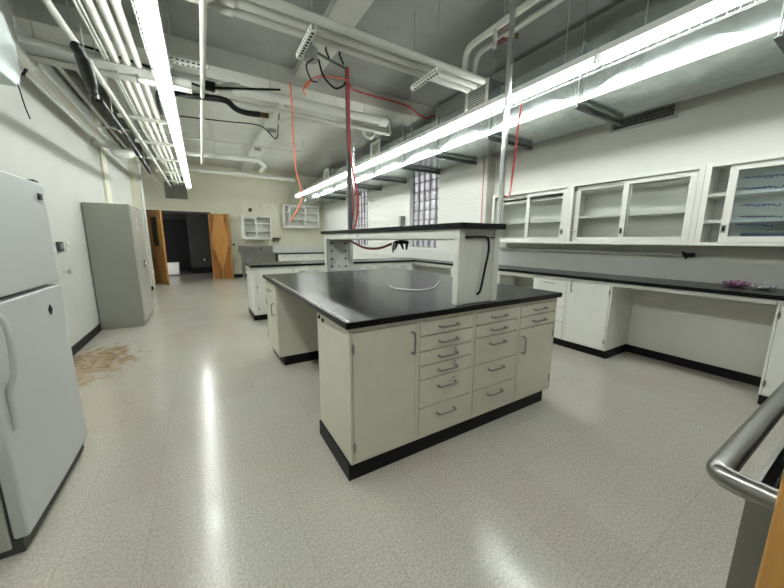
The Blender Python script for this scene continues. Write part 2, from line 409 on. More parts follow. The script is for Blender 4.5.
# ------------------------------------------------------------------ cabinets
def pull(parent, x, z, length, vertical=False, y=0., name='handle'):
    r = .0062; o_ = .032; h = length/2
    if vertical: p = [(x, y, z-h), (x, y-o_, z-h), (x, y-o_, z+h), (x, y, z+h)]
    else: p = [(x-h, y, z), (x-h, y-o_, z), (x+h, y-o_, z), (x+h, y, z)]
    return MB().tube(bend(p, .012, 3), r, 8).build(name, M_handle, parent)
def cabinet(label, loc, rz, w, depth, fronts, z0=.10, z1=.883, group=None, kick_in=.05, m=None, side_kick=(0, 0), name='base_cabinet', stile=.014, top=.024, bot=.014):
    """local x runs along the front, local -y points out of it; fronts: ('door', x0, x1, z0, z1, handle_x, handle_z, hinge) or ('drawer', x0, x1, z0, z1)"""
    m = m or M_cream
    t = thing(name, label, 'cabinet', loc, rz, group)
    b = MB().box(0, w, .02, depth, z0, z1)
    b.box(0, stile, 0, .02, z0, z1).box(w-stile, w, 0, .02, z0, z1).box(stile, w-stile, 0, .02, z1-top, z1).box(stile, w-stile, 0, .02, z0, z0+bot)
    b.build('body', m, t, .0015, smooth=False)
    MB().box(-side_kick[0], w+side_kick[1], kick_in, depth, 0, z0).build('toe_kick', M_rubber, t)
    g = .0034
    for fnt in fronts:
        k, x0, x1, a, c = fnt[:5]
        d = MB().box(x0+g, x1-g, -.003, .018, a+g, c-g).build(k, m, t, .0015)
        if k == 'door':
            hx, hz, hs = fnt[5:8]
            if hx is not None: pull(d, hx, hz, .125, True, -.003)
            ex = x0+.006 if hs < 0 else x1-.006
            for z in (a+.09, c-.09):
                MB().cyl((ex, -.006, z-.03), (ex, -.006, z+.03), .0045, 8).box(ex-.009, ex+.009, -.0045, -.002, z-.018, z+.018).build('hinge', M_handle, d)
        elif k == 'drawer':
            hz = fnt[5] if len(fnt) > 5 else (a+c)/2
            pull(d, (x0+x1)/2, hz, min(.14, (x1-x0)*.4), False, -.003)
            if len(fnt) > 6:
                MB().cyl(((x0+x1)/2+.06, -.003, hz+.028), ((x0+x1)/2+.06, -.010, hz+.028), .009, 10).build('lock', M_chrome, d)
    return t
# -- the island (front faces the camera, -y)
IX0, IX1, IY0, IY1 = .581, 2.443, 1.405, 3.93
FY = 1.43
c1 = cabinet('tall single-door cream cabinet at left end of the island front', (.606, FY, 0), 0, .435, .52,
        [('door', .014, .421, .114, .859, .392, .745, -1)], group='island base cabinets', side_kick=(.012, 0), kick_in=.01)
for y, z in ((.40, .838), (.47, .845)): MB().cyl((.002, y, z), (-.008, y, z), .012, 10).build('wall_plug', M_dark, c1)
x = 1.041
zs = [.859, .768, .672, .58, .49, .304, .114]
cabinet('cream cabinet of six stacked drawers on the island front', (x, FY, 0), 0, .457, .52,
        [('drawer', .014, .443, zs[i+1], zs[i], (zs[i+1]+zs[i])/2 if i < 4 else zs[i]-.062, *((1,) if i in (2, 3, 4) else ())) for i in range(6)], group='island base cabinets', kick_in=.01)
x = 1.498
zs = [.859, .77, .68, .49, .304, .114]
cabinet('cream cabinet of five drawers in the island front, right of the six-drawer stack', (x, FY, 0), 0, .457, .52,
        [('drawer', .014, .443, zs[i+1], zs[i], (zs[i+1]+zs[i])/2 if i < 2 else zs[i]-.055) for i in range(5)], group='island base cabinets', kick_in=.01)
x = 1.955
cabinet('cream cabinet with two drawers over a door at the right end of the island front', (x, FY, 0), 0, .463, .52,
        [('drawer', .014, .449, .773, .859), ('drawer', .014, .449, .68, .773), ('door', .014, .449, .114, .68, .055, .555, 1)], group='island base cabinets', side_kick=(0, -.07), kick_in=.01)
# far pair, facing the aisle on the left (-x)
R270 = -PI/2
cabinet('cream island cabinet facing the left aisle, beyond the open kneehole', (.606, 3.90, 0), R270, .60, .80,
        [('drawer', .014, .586, .70, .859), ('door', .014, .586, .114, .70, .50, .60, -1)], group='island base cabinets', z0=.10)
single('island_support', MB().box(1.42, 2.42, 1.96, 3.88, 0, .883), M_cream, 'cream steel panel closing the back of the island kneehole', 'panel', (1.92, 2.9, 0))
# worktop
t = thing('island_worktop', 'broad black epoxy worktop of the centre island', 'worktop', (1.5, 2.66, .885))
MB().box(IX0-1.5, IX1-1.5, IY0-2.66, IY1-2.66, 0, .036).build('slab', M_black_top, t, .005)
MB().tube([(IX0+.024-1.5, IY0+.02-2.66, .0335), (IX0+.030-1.5, 3.45-2.66, .0335)], .005, 6).build('edge_line', M_white_p, t)  # thin white line along the left top edge

# -- the reagent shelf over the island
SX0, SX1 = 1.355, 1.722
t = thing('reagent_shelf', 'raised shelf with black top on white steel panels along the island', 'shelf', (1.525, 2.7, .921))
def L(x, y, z): return (x-1.525, y-2.7, z-.921)
def lbox(mb, x0, x1, y0, y1, z0, z1): return mb.box(x0-1.525, x1-1.525, y0-2.7, y1-2.7, z0-.921, z1-.921)
lbox(MB(), 1.335, 1.722, 1.405, 4.02, 1.402, 1.437).build('shelf_board', M_black_top, t, .004)
def panel(y0, y1, face):
    p = MB(); lbox(p, SX0+.05, SX1-.05, y0+.012, y1-.012, .921, 1.40)
    lbox(p, SX0, SX0+.05, y0, y1, .921, 1.40); lbox(p, SX1-.05, SX1, y0, y1, .921, 1.40)
    return p.build('end_panel', M_white, t, .003)
pn = panel(1.45, 1.50, -1)
h = MB()
for xx in (1.395, 1.685):
    for z in (.97, 1.13, 1.30): h.cyl(L(xx, 1.4625, z), L(xx, 1.459, z), .005, 8)
h.build('screw', M_dark, pn)
lbox(MB(), 1.42, 1.70, 1.458, 1.463, 1.346, 1.353).build('slot', M_hole, pn)
pf = panel(3.87, 3.95, 1)
h = MB()
for xx in (1.43, 1.62):
    for k in range(4): h.cyl(L(xx, 3.883, .985+.1*k), L(xx, 3.878, .985+.1*k), .013, 10)
h.cyl(L(1.525, 3.883, .985), L(1.525, 3.878, .985), .010, 10)
h.build('knockout', M_hole, pf)
rl = MB()
for xa, xb in ((SX0, SX0+.03), (SX1-.03, SX1)): lbox(rl, xa, xb, 1.50, 3.87, 1.338, 1.40)
rl.build('side_rail', M_white, t, .002)
lbox(MB(), SX0+.03, SX1-.03, 1.50, 3.87, 1.330, 1.338).build('raceway_tray', M_white, t)
h = MB().cyl(L(1.354, 2.93, 1.372), L(1.349, 2.93, 1.372), .008, 10).build('rail_bolt', M_dark, t)
single('cable', MB().tube(spline([(1.41, 1.452, 1.349), (1.57, 1.446, 1.352), (1.603, 1.444, 1.33), (1.607, 1.442, 1.26), (1.590, 1.444, 1.17), (1.566, 1.444, 1.06), (1.552, 1.446, 1.0), (1.535, 1.458, .975)], 5), .0075, 8), M_dark,
       'black cable stapled down the near end panel of the island shelf', 'cable', (1.56, 1.45, 1.2))
single('cable', MB().tube(spline([(1.36, 2.30, .945), (1.372, 2.24, .928), (1.40, 2.17, .9265), (1.44, 2.10, .9265), (1.53, 2.05, .9265), (1.68, 2.10, .9265), (1.84, 2.24, .9265), (2.02, 2.42, .9265)], 6), .0055, 8), M_white_p,
       'thin white cable lying loose on the black island worktop', 'cable', (1.6, 2.2, .921))
t = thing('outlet_box', 'small grey outlet box standing on the island shelf', 'outlet', (1.70, 2.63, 1.437))
MB().box(-.025, .025, -.018, .018, 0, .125).build('box', M_greyp, t, .004)
MB().box(-.028, -.025, -.012, .012, .02, .11).build('cover', M_strut, t)
t = thing('gas_valve_cluster', 'black lab gas valves hanging under the island shelf', 'valve', (1.55, 2.40, 1.33))
MB().cyl((0, .0, 0), (0, 0, -.03), .03).cyl((0, -.09, -.02), (0, .10, -.02), .016).build('manifold', M_dark, t)
for yy, a in ((-.08, .5), (0.02, -.2), (.08, .9)):
    v = MB().tube([(0, yy, -.02), (-.03*a, yy-.02, -.06), (-.05*a, yy-.03, -.085)], [.014, .011, .006], 8).build('spigot', M_dark, t)
MB().tube([(-.02, .11, -.02), (-.02, .12, -.07), (-.02, .12, -.12)], [.02, .016, .004], 8).build('nozzle', M_chrome, t)

# -- poles through the island shelf
def pole(label, x, y, z0, r, m):
    t = thing('service_pole', label, 'pole', (x, y, z0))
    MB().box(-r, r, -r, r, 0, ZC-z0).build('shaft', m, t, .004)
    MB().box(-r-.03, r+.03, -r-.03, r+.03, 0, .008).build('base_flange', m, t)
    return t
pole('shiny chrome square pole rising from the near end of the island shelf', 1.693, 1.437, 1.438, .014, M_chrome)
t = thing('service_pole', 'dark grey pole with a stub arm rising from the far end of the island shelf', 'pole', (1.688, 3.88, 1.438))
MB().box(-.022, .022, -.022, .022, 0, 1.95).build('shaft', M_galv_dk, t, .004)
MB().box(.03, .075, -.01, .03, 0, 1.25).build('conduit', M_chrome, t, .004)
MB().box(-.06, .032, -.05, .06, 0, .008).build('base_flange', M_galv_dk, t)
MB().tube([(0, 0, 1.93), (-.25, -.03, 1.96), (-.45, -.05, 2.0)], .014, 8).build('stub_arm', M_galv_dk, t)
for k in (-.22, -.05): MB().tube([(k, -.02, 1.96), (k-.05, -.02, 2.05), (k-.03, 0, 2.2)], .01, 6).build('hanger', M_dark, t)

# -- the right-hand counter (front faces -x)
CX, CD = 3.80, .543
cabinet('cream cabinet with a single wide door under the right counter, beside the long kneehole', (CX, 2.13, 0), R270, .487, CD,
        [('door', .014, .473, .114, .859, .06, .79, 1)], group='right counter cabinets', m=M_white)
zs = [.859, .69, .515, .326, .114]
cabinet('cream cabinet of four drawers under the right counter, half hidden by the island', (CX, 2.60, 0), R270, .47, CD,
        [('drawer', .014, .456, zs[i+1], zs[i], zs[i]-.055) for i in range(4)], group='right counter cabinets', m=M_white)
cabinet('cream cabinet under the right counter nearest the camera, cut by the photo edge', (CX, .489, 0), R270, .9, CD,
        [('door', .014, .445, .114, .859, .40, .75, -1), ('door', .452, .886, .114, .859, .49, .75, 1)], group='right counter cabinets', m=M_white)
cabinet('cream cabinet between the two small kneeholes of the right counter', (CX, 4.25, 0), R270, 1.08, .37,
        [('drawer', .014, .53, .70, .859), ('drawer', .54, 1.066, .70, .859), ('door', .014, .53, .114, .70, .47, .6, -1), ('door', .54, 1.066, .114, .70, .60, .6, 1)], group='right counter cabinets', m=M_white)
def apron(label, y0, y1, z0):
    single('apron_rail', MB().box(CX+.0, CX+.02, y0, y1, z0, .883).box(CX+.02, CX+.06, y0, y1, .865, .883), M_white, label, 'apron', (CX, (y0+y1)/2, z0), 'kneehole aprons')
apron('slim white apron rail over the long open kneehole of the right counter', .492, 1.641, .845)
apron('white apron rail over the small kneehole right behind the island corner', 2.602, 3.168, .83)
apron('white apron rail over the far kneehole seen under the island shelf', 4.252, 5.38, .83)
t = thing('counter_worktop', 'long narrow black epoxy worktop along the right wall', 'worktop', (4.06, 2.3, .885))
MB().box(3.775-4.06, XB-.002-4.06, 3.855-2.3, 5.398-2.3, 0, .036).box(3.775-4.06, XR-.002-4.06, -.45-2.3, 3.855-2.3, 0, .036).build('slab', M_black_top, t, .003)
single('splash_panel', MB().box(XR-.02, XR-.001, -.45, 3.855, .922, 1.135), M_bsplash, 'long pale grey splash panel on the right wall behind the black counter', 'panel', (XR, 2, .922))
single('splash_panel', MB().box(XB-.02, XB-.001, 3.875, 12.0, .922, 1.13), M_bsplash, 'pale grey splash panel on the brick wall beneath the glass block windows', 'panel', (XB, 6, .922))
t = thing('under_cabinet_raceway', 'slim grey raceway with a black end under the right wall cabinets', 'raceway', (4.30, 2.4, 1.20))
MB().box(-.025, .043, -1.16, 1.22, -.022, .02).build('channel', M_strut, t, .003)
MB().box(-.03, .043, -1.24, -1.16, -.03, .01).cyl((-.03, -1.2, -.02), (-.07, -1.2, -.04), .012).cyl((-.03, -1.17, .0), (-.06, -1.17, .02), .012).build('end_fitting', M_dark, t)
# crumpled bag and bits
def crumple(name, loc, sx, sy, sz, m, label, seed):
    rnd = random.Random(seed); import bmesh
    bm = bmesh.new(); bmesh.ops.create_icosphere(bm, subdivisions=3, radius=1)
    for v in bm.verts:
        k = 1 + .35*math.sin(5*v.co.x+seed)*math.cos(7*v.co.y) + rnd.uniform(-.12, .12)
        v.co = Vector((v.co.x*sx*k, v.co.y*sy*k, max(0, (v.co.z*.5+.5)*sz*(k))))
    me = bpy.data.meshes.new(name); bm.to_mesh(me); bm.free(); me.materials.append(m)
    o = bpy.data.objects.new(name, me); COL.objects.link(o); o.location = loc
    return tag(o, label, 'bag')
crumple('plastic_bag', (4.19, .80, .9205), .05, .075, .05, M_purple, 'crumpled purple plastic bag on the right counter', 3)
crumple('plastic_bag', (4.17, .64, .9205), .045, .065, .04, mat('clear_grey_film', (.24, .235, .245), .2), 'crumpled grey film bag beside the purple bag on the right counter', 8)

# -- peninsula behind the island (front faces -y)
PY = 5.40
xs = [.65, 1.31, 1.83, 2.35, 2.87, 3.39]
cabinet('cream peninsula cabinet with one wide drawer over two doors at its aisle end', (.65, PY+.025, 0), 0, .658, .75,
        [('drawer', .06, .644, .655, .859), ('door', .06, .29, .114, .655, .26, .50, -1), ('door', .295, .644, .114, .655, .335, .50, 1)], group='peninsula cabinets', m=M_white, side_kick=(.008, 0))
for k, lab in ((1, 'white peninsula cabinet with paired drawers just left of the island shelf far panel'), (2, 'white peninsula cabinet seen behind the far panel of the island shelf'), (3, 'white peninsula cabinet seen under the middle of the island shelf')):
    w = .52
    cabinet(lab, (xs[k], PY+.025, 0), 0, w, .75, [('drawer', .014, w/2-.002, .74, .859), ('drawer', w/2+.002, w-.014, .74, .859), ('door', .014, w/2-.002, .114, .74, w/2-.04, .62, -1), ('door', w/2+.002, w-.014, .114, .74, w/2+.04, .62, 1)],
            group='peninsula cabinets', m=M_white)
cabinet('white blind corner cabinet where the peninsula meets the right counter', (2.87, PY+.025, 0), 0, .90, .75, [('drawer', .014, .44, .74, .859), ('drawer', .45, .88, .74, .859), ('door', .014, .44, .114, .74, .40, .62, -1), ('door', .45, .88, .114, .74, .49, .62, 1)], group='peninsula cabinets', m=M_white)
single('peninsula_worktop', MB().box(.625, XB-.002, PY, 6.20, .885, .921), M_black_top, 'black epoxy worktop of the peninsula behind the island', 'worktop', (2.4, 5.8, .885), bevel=.003)

# -- back wall counter and sink
BZT = .845
for k, lab in enumerate(('white drawer cabinet of the back counter right beside the steel sink', 'white drawer cabinet in the middle of the back wall counter', 'white drawer cabinet of the back counter under the open wall cabinet', 'white drawer cabinet at the right corner of the back counter')):
    cabinet(lab, (2.28+.47*k, 11.58, 0), 0, .468, .62, [('drawer', .014, .454, .66, BZT-.06), ('door', .014, .454, .114, .66, .41, .55, -1)], z1=BZT-.036, group='back counter cabinets', m=M_white)
single('back_worktop', MB().box(2.23, XB-.025, 11.55, YB-.002, BZT-.034, BZT), M_black_top, 'black worktop along the beige back wall', 'worktop', (3.2, 11.9, BZT-.034), bevel=.003)
single('splash_panel', MB().box(2.22, XB-.03, YB-.02, YB-.001, BZT+.001, 1.09), M_bsplash, 'pale grey splash panel on the back wall right of the sink', 'panel', (3.2, YB, BZT))
t = thing('steel_sink', 'stainless steel sink with splashback standing at the beige back wall', 'sink', (1.65, 11.9, 0))
def sx(mb, *a): return mb.box(a[0]-1.65, a[1]-1.65, a[2]-11.9, a[3]-11.9, a[4], a[5])
b = MB(); sx(b, 1.12, 2.18, 11.55, 11.57, .50, .86); sx(b, 1.12, 1.14, 11.57, 12.10, .50, .86); sx(b, 2.16, 2.18, 11.57, 12.10, .50, .86); sx(b, 1.12, 2.18, 12.08, 12.10, .50, .86); sx(b, 1.12, 2.18, 11.55, 12.1, .49, .505)
b.build('basin', M_steel, t, .006)
b = MB(); sx(b, 1.09, 2.20, 11.52, 11.57, .855, .885); sx(b, 1.09, 1.15, 11.57, 12.1, .855, .885); sx(b, 2.15, 2.20, 11.57, 12.1, .855, .885); sx(b, 1.09, 2.20, 12.06, 12.12, .855, .885)
b.build('rim', M_steel, t, .008)
b = MB(); sx(b, 1.07, 2.21, 12.12, 12.15, .86, 1.11); b.build('splashback', M_steel, t, .004)
for xx in (1.16, 2.14):
    for yy in (11.6, 12.04): MB().cyl((xx-1.65, yy-11.9, 0), (xx-1.65, yy-11.9, .49), .022).build('leg', M_steel, t)
f = MB().cyl((-.12, .2, 1.0), (.12, .2, 1.0), .014).tube(bend([(0, .2, 1.0), (0, .16, 1.06), (0, -.05, 1.05), (0, -.08, .98)], .05), .011, 8).build('faucet', M_chrome, t)
for d in (-.12, .12): MB().tube([(d, .2, 1.0), (d, .14, 1.0), (d*1.4, .1, 1.01)], .014, 8).build('tap', M_dark, f)

# ------------------------------------------------------------------ wall cabinets
def wall_cabinet(label, loc, rz, w, h, d, doors, shelves, group, name='wall_cabinet', extra=None):
    """doors: (x0, x1, track, cup_x or None, glass material or None)"""
    t = thing(name, label, 'cabinet', loc, rz, group)
    th = .022; fw = .042
    b = MB().box(0, w, d-.012, d, 0, h).box(0, th, .0, d-.012, 0, h).box(w-th, w, 0, d-.012, 0, h).box(th, w-th, 0, d-.012, 0, th).box(th, w-th, 0, d-.012, h-th, h)
    b.box(0, fw, -.012, 0, 0, h).box(w-fw, w, -.012, 0, 0, h).box(fw, w-fw, -.012, 0, 0, .03).box(fw, w-fw, -.012, 0, h-.045, h)
    b.build('carcass', M_white, t, .0015, smooth=False)
    for z in shelves: MB().box(th, w-th, .07, d-.02, z-.015, z+.015).build('shelf', M_white, t)
    for (x0, x1, tr, cup, gm) in doors:
        y = .012 + tr*.027; s_ = .055; z0, z1 = .032, h-.047
        f = MB().box(x0, x0+s_, y, y+.02, z0, z1).box(x1-s_, x1, y, y+.02, z0, z1).box(x0+s_, x1-s_, y, y+.02, z0, z0+s_*.9).box(x0+s_, x1-s_, y, y+.02, z1-s_*.9, z1)
        dr = f.build('sliding_door', M_white, t, .0015, smooth=False)
        if gm: MB().box(x0+s_, x1-s_, y+.008, y+.012, z0+s_*.9, z1-s_*.9).build('glass_pane', gm, dr)
        if cup is not None:
            q = MB().box(cup-.016, cup+.016, y-.003, y, .15-.035, .15+.035).build('cup_pull', M_handle, dr, .002)
            MB().box(cup-.009, cup+.009, y-.004, y-.003, .15-.022, .15+.022).build('cup_recess', M_dark, dr)
        else:
            q = MB().cyl((x0+.028, y, .15), (x0+.028, y-.004, .15), .007, 8).build('bumper', M_dark, dr)
    return t
UX, UZ, UH, UD = 4.019, 1.293, .743, .322
GU = 'sliding-door wall cabinets over the right counter'
w = 1.235
wall_cabinet('white glass-door wall cabinet farthest along right wall, behind the chrome pole', (UX, 3.57, UZ), R270, w, UH, UD, [(.05, .64, 1, None, M_glass), (.60, w-.05, 0, w-.08, M_glass)], (.30, .60), GU)
wall_cabinet('white wall cabinet with two closed glass doors, middle of the right wall row', (UX, 2.333, UZ), R270, w, UH, UD, [(.05, .645, 1, None, M_glass), (.575, w-.05, 0, .60, M_glass)], (.33, .64), GU)
t = wall_cabinet('white wall cabinet with blue marker scribbles on its slid-open glass door', (UX, 1.096, UZ), R270, w, UH, UD, [(.155, .80, 0, .178, M_glass_blue), (.60, w-.05, 1, None, M_glass)], (.22, .46), GU)
# illegible handwriting on the glass
dr = [c for c in children(t) if c.name.startswith('sliding_door')][0]
ink = MB(); rnd = random.Random(5)
for (xa, za, ln) in ((.25, .575, .26), (.225, .485, .26), (.265, .345, .22), (.275, .25, .23), (.265, .18, .20)):
    n = 26; pts = []
    for i in range(n+1):
        u = i/n; pts.append((xa+u*ln+.006*math.sin(i*1.9), .0185, za-.012*u+.016*math.sin(i*2.3+rnd.random())*rnd.uniform(.2, 1)))
    ink.tube(spline(pts, 2), .0027, 5)
    ink.tube([(xa-.02, .0185, za+.004), (xa+ln*.8, .0185, za-.004)], .0026, 5)
ink.build('handwriting', M_blue_ink, dr)
single('storage_tray', MB().box(4.13, 4.30, .30, .83, UZ+.023, UZ+.11).box(4.14, 4.29, .31, .82, UZ+.11, UZ+.115), mat('blue_grey_tray', (.08, .13, .19), .5), 'blue-grey tray inside the scribbled wall cabinet', 'tray', (4.2, .56, UZ+.023), bevel=.004)
wall_cabinet('small white wall cabinet above the steel sink with one glass door slid left', (1.2, YB-.33, 1.33), 0, .97, .80, .328, [(.05, .50, 0, None, M_glass)], (.28, .55), 'sliding-door wall cabinets on the back wall')
wall_cabinet('wide white wall cabinet high on the back wall, open shelves at its right end', (2.60, YB-.33, 1.755), 0, 1.32, .82, .328, [(.20, .83, 0, .23, M_glass)], (.28, .55), 'sliding-door wall cabinets on the back wall')
t = thing('wall_bracket_shelf', 'small dark shelf on the back wall between sink cabinet and open cabinet', 'shelf', (2.35, YB, 1.36))
MB().box(-.13, .14, -.22, 0, 0, .03).build('board', M_dark, t)
for xx in (-.08, .09): MB().prism([(0, 0), (-.18, 0), (0, -.12)], 'x', xx-.008, xx+.008).build('bracket', M_greyp, t)

# ------------------------------------------------------------------ fridge
FX, FY0, FY1, FH = -.732, 1.778, 2.585, 1.63
t = thing('refrigerator', 'white two-door fridge freezer against the left wall', 'refrigerator', (-1.05, 2.17, 0))
def fb(mb, x0, x1, y0, y1, z0, z1): return mb.box(x0+1.05, x1+1.05, y0-2.17, y1-2.17, z0, z1)
fb(MB(), -1.36, FX-.065, FY0+.005, FY1-.005, .03, FH-.012).build('cabinet_body', M_frig_side, t, .006)
fb(MB(), -1.36, FX-.03, FY0+.01, FY1-.01, .0, .065).build('base_grille', M_frig_dk, t)
fb(MB(), FX-.066, FX-.055, FY0+.015, FY1-.015, .075, FH-.02).build('gasket', M_frig_dk, t)
def fdoor(z0, z1):
    n = 8; prof = [(FX-.055, FY0)]
    for k in range(n+1):
        u = k/n; prof.append((FX-.006 + .006*math.sin(PI*u), FY0+(FY1-FY0)*u))
    prof.append((FX-.055, FY1))
    return MB().prism([(a+1.05, c-2.17) for a, c in prof], 'z', z0, z1)
d2 = fdoor(1.085, FH).build('freezer_door', M_frig, t, .010, seg=3)
d1 = fdoor(.072, 1.068).build('fridge_door', M_frig, t, .010, seg=3)
hy = FY0+.055-2.17; X0 = FX+1.05
MB().tube(spline([(X0-.004, hy, 1.05), (X0+.030, hy, 1.0), (X0+.036, hy, .90), (X0+.026, hy, .78), (X0+.006, hy, .71), (X0+.004, hy, .62), (X0-.002, hy, .54)], 6), .0115, 10).build('handle', M_frig, d1)
MB().tube(spline([(X0-.004, hy-.02, 1.14), (X0+.030, hy-.02, 1.18), (X0+.036, hy-.02, 1.26), (X0-.002, hy-.02, 1.40)], 6), .0115, 10).build('handle', M_frig, d2)
MB().prism([(.365, .952), (.385, .978), (.405, .952), (.385, .926)], 'x', X0-.003, X0+.004).move((0, -.19, 0)).build('magnet', M_dark, d1)
MB().box(X0-.006, X0+.005, 2.475-2.17, 2.515-2.17, 1.535, 1.57).build('badge', M_dark, d2, .003)
MB().box(X0-.10, X0-.012, .335, .385, FH-.012, FH+.014).build('hinge_cover', M_frig_dk, t, .004)
for yy in (FY0+.06, FY1-.06): MB().cyl((X0-.09, yy-2.17, 0), (X0-.09, yy-2.17, .03), .02).build('foot', M_frig_dk, t)

# ------------------------------------------------------------------ grey locker cabinet
t = thing('locker_cabinet', 'tall grey two-door steel storage cabinet by the left wall', 'cabinet', (-1.12, 6.5, 0))
LX1, LY0, LY1, LH = -.863, 6.0, 7.04, 1.825
def lb(mb, x0, x1, y0, y1, z0, z1): return mb.box(x0+1.12, x1+1.12, y0-6.5, y1-6.5, z0, z1)
lb(MB(), -1.372, LX1, LY0, LY1, 0, LH).build('carcass', M_locker, t, .005)
ym = (LY0+LY1)/2
for a, c in ((LY0+.02, ym-.003), (ym+.003, LY1-.02)):
    lb(MB(), LX1-.004, LX1+.014, a, c, .07, LH-.03).build('door', M_locker_door, t, .004)
lv = MB(); lb(lv, LX1+.014, LX1+.03, ym-.035, ym+.05, .86, .99); lv.tube([(LX1+1.15, ym-6.5, .93), (LX1+1.175, ym-6.49, .93), (LX1+1.18, ym-6.40, .925)], .011, 8)
lv.build('latch_handle', M_chrome, t, .003)
tp = MB()
for z, dz in ((1.44, .10), (1.58, .06)): lb(tp, LX1+.014, LX1+.0155, LY0+.36, LY0+.42, z, z+dz)
tp.build('tape_scrap', M_white_p, t)

# ------------------------------------------------------------------ small things on the walls
t = thing('thermostat', 'dark grey thermostat on the left wall beyond the fridge', 'thermostat', (XL, 4.97, 1.24))
MB().box(0, .03, -.06, .06, -.055, .055).build('case', mat('charcoal_plastic', (.05, .05, .05), .4), t, .005)
MB().box(.03, .033, -.03, .03, -.02, .03).build('dial_window', M_greyp, t)
t = thing('light_switch', 'ivory switch plate right of the thermostat on the left wall', 'switch', (XL, 5.26, 1.24))
MB().box(0, .008, -.04, .04, -.06, .06).build('plate', M_ivory, t, .002)
MB().box(.008, .016, -.008, .008, -.015, .015).build('toggle', M_ivory, t)
t = thing('wall_tap', 'small chrome gas tap on the left wall just above the fridge door split', 'tap', (XL, 4.96, .955))
MB().cyl((0, 0, 0), (.05, 0, 0), .014).build('stem', M_chrome, t)
MB().tube([(.055+.0*k, .028*math.cos(2*PI*k/12)+.03, .028*math.sin(2*PI*k/12)) for k in range(13)], .006, 6).build('ring_handle', M_handle, t)
t = thing('fire_alarm_switch', 'small dark red box on the back wall above the sink cabinet', 'alarm', (1.55, YB, 2.34))
MB().box(-.05, .05, -.05, 0, -.065, .065).build('case', M_darkred, t, .005)
MB().box(-.03, .03, -.056, -.05, -.02, .02).build('lever', M_dark, t)
t = thing('emergency_wall_lamp', 'twin-head emergency light on the back wall between the two wall cabinets', 'lamp', (2.14, YB, 2.53))
MB().box(-.12, .12, -.06, 0, -.05, .05).build('housing', M_wall_back, t, .01)
for xx in (-.15, .15): MB().cyl((xx, -.12, .0), (xx, -.02, .0), .06, 14).tube([(xx*.6, -.04, 0), (xx, -.05, 0)], .012, 6).build('lamp_head', M_white_p, t)
def grille(name, label, loc, rz, w, h, nx, nz, m, mf, slat_t=.012):
    t = thing(name, label, 'vent', loc, rz)
    f = MB().box(0, w, -.02, 0, 0, .03).box(0, w, -.02, 0, h-.03, h).box(0, .03, -.02, 0, .03, h-.03).box(w-.03, w, -.02, 0, .03, h-.03)
    f.build('frame', mf, t, .002); MB().box(.03, w-.03, -.003, -.001, .03, h-.03).build('duct_opening', M_hole, t)
    s_ = MB()
    for i in range(1, nx): x = .03+(w-.06)*i/nx; s_.box(x-.004, x+.004, -.014, -.003, .03, h-.03)
    for j in range(1, nz): z = .03+(h-.06)*j/nz; s_.box(.03, w-.03, -.016, -.004, z-slat_t/2, z+slat_t/2)
    s_.build('louvres', m, t)
    return t
grille('wall_vent', 'large grey louvred air vent on the back wall above the doorway', (-.86, YB, 2.56), 0, .62, .70, 2, 22, M_locker, M_strut, .02)
grille('wall_vent', 'grey grid air grille on the right wall tucked under the duct', (XR, 2.11, 2.60), R270, .63, .30, 26, 7, M_greyp, M_strut, .006)
single('wall_mounted_bumper', MB().cyl((.95, YB, 1.15), (.95, YB-.05, 1.15), .035), M_dark, 'round black door bumper on the back wall left of the sink', 'bumper', (.95, YB, 1.15))
t = thing('wall_heater_box', 'pale blue-grey metal box hung high on left wall near fridge', 'heater', (-1.19, 2.8, 2.37))
MB().prism([(-.9, 0), (.61, 0), (.67, .10), (.67, .29), (.56, .43), (-.9, .46)], 'x', -.19, .19).build('casing', M_pale_box, t, .012)
MB().tube([(.19, .58, .02), (.20, .60, -.12), (.215, .60, -.2)], .004, 6).build('loose_wire', M_dark, t)

# ------------------------------------------------------------------ fluorescent strips
def light_fixture(label, x, y0, z, ln, group):
    t = thing('fluorescent_light', label, 'lamp', (x, y0, z), 0, group)
    # sheet-steel trough: spine on top, sloping reflector wings
    MB().box(-.04, .04, 0, ln, .042, .09).build('ballast_channel', M_refl, t, .003)
    MB().prism([(-.052, .028), (.052, .028), (.052, .042), (-.052, .042)], 'y', 0, ln).build('reflector', M_refl, t)
    for s_ in (-.03, .03):
        n = 2
        for k in range(n):
            a = ln*k/n+.02; b = ln*(k+1)/n-.02
            MB().tube([(s_, a, 0), (s_, b, 0)], .019, 10).build('tube', M_tube, t)
    for k in range(3):
        y = min(max(ln*k/2, .012), ln-.012)
        for s_ in (-.03, .03): MB().box(s_-.016, s_+.016, y-.011, y+.011, -.018, .035).build('lampholder', M_white_p, t)
    gd = MB()
    for q in ((-.062, -.035), (.062, -.035), (-.035, -.06), (.035, -.06), (0, -.065), (-.07, 0), (.07, 0)): gd.tube([(q[0], 0, q[1]), (q[0], ln, q[1])], .0016, 4)
    n = int(ln/.06)
    for k in range(n+1):
        y = ln*k/n; gd.tube([(-.036, y, .05), (-.07, y, 0), (-.062, y, -.035), (-.035, y, -.06), (0, y, -.065), (.035, y, -.06), (.062, y, -.035), (.07, y, 0), (.036, y, .05)], .0015, 4)
    gd.build('wire_guard', M_greyp, t)
    for y in (.3, ln-.3): MB().cyl((0, y, .085), (0, y, ZC-z), .004, 6).build('hanger_rod', M_strut, t)
    return t
LN = 2.44
G1, G2 = 'left row of strip lights over the aisle', 'right row of strip lights along the duct'
L1X, L1Z, L2X, L2Z = -.182, 2.80, 2.955, 2.80
y = 11.0 - LN
f1 = light_fixture('last strip light of the left row, ending before the back wall vent', L1X, y, L1Z, LN-.01, G1)
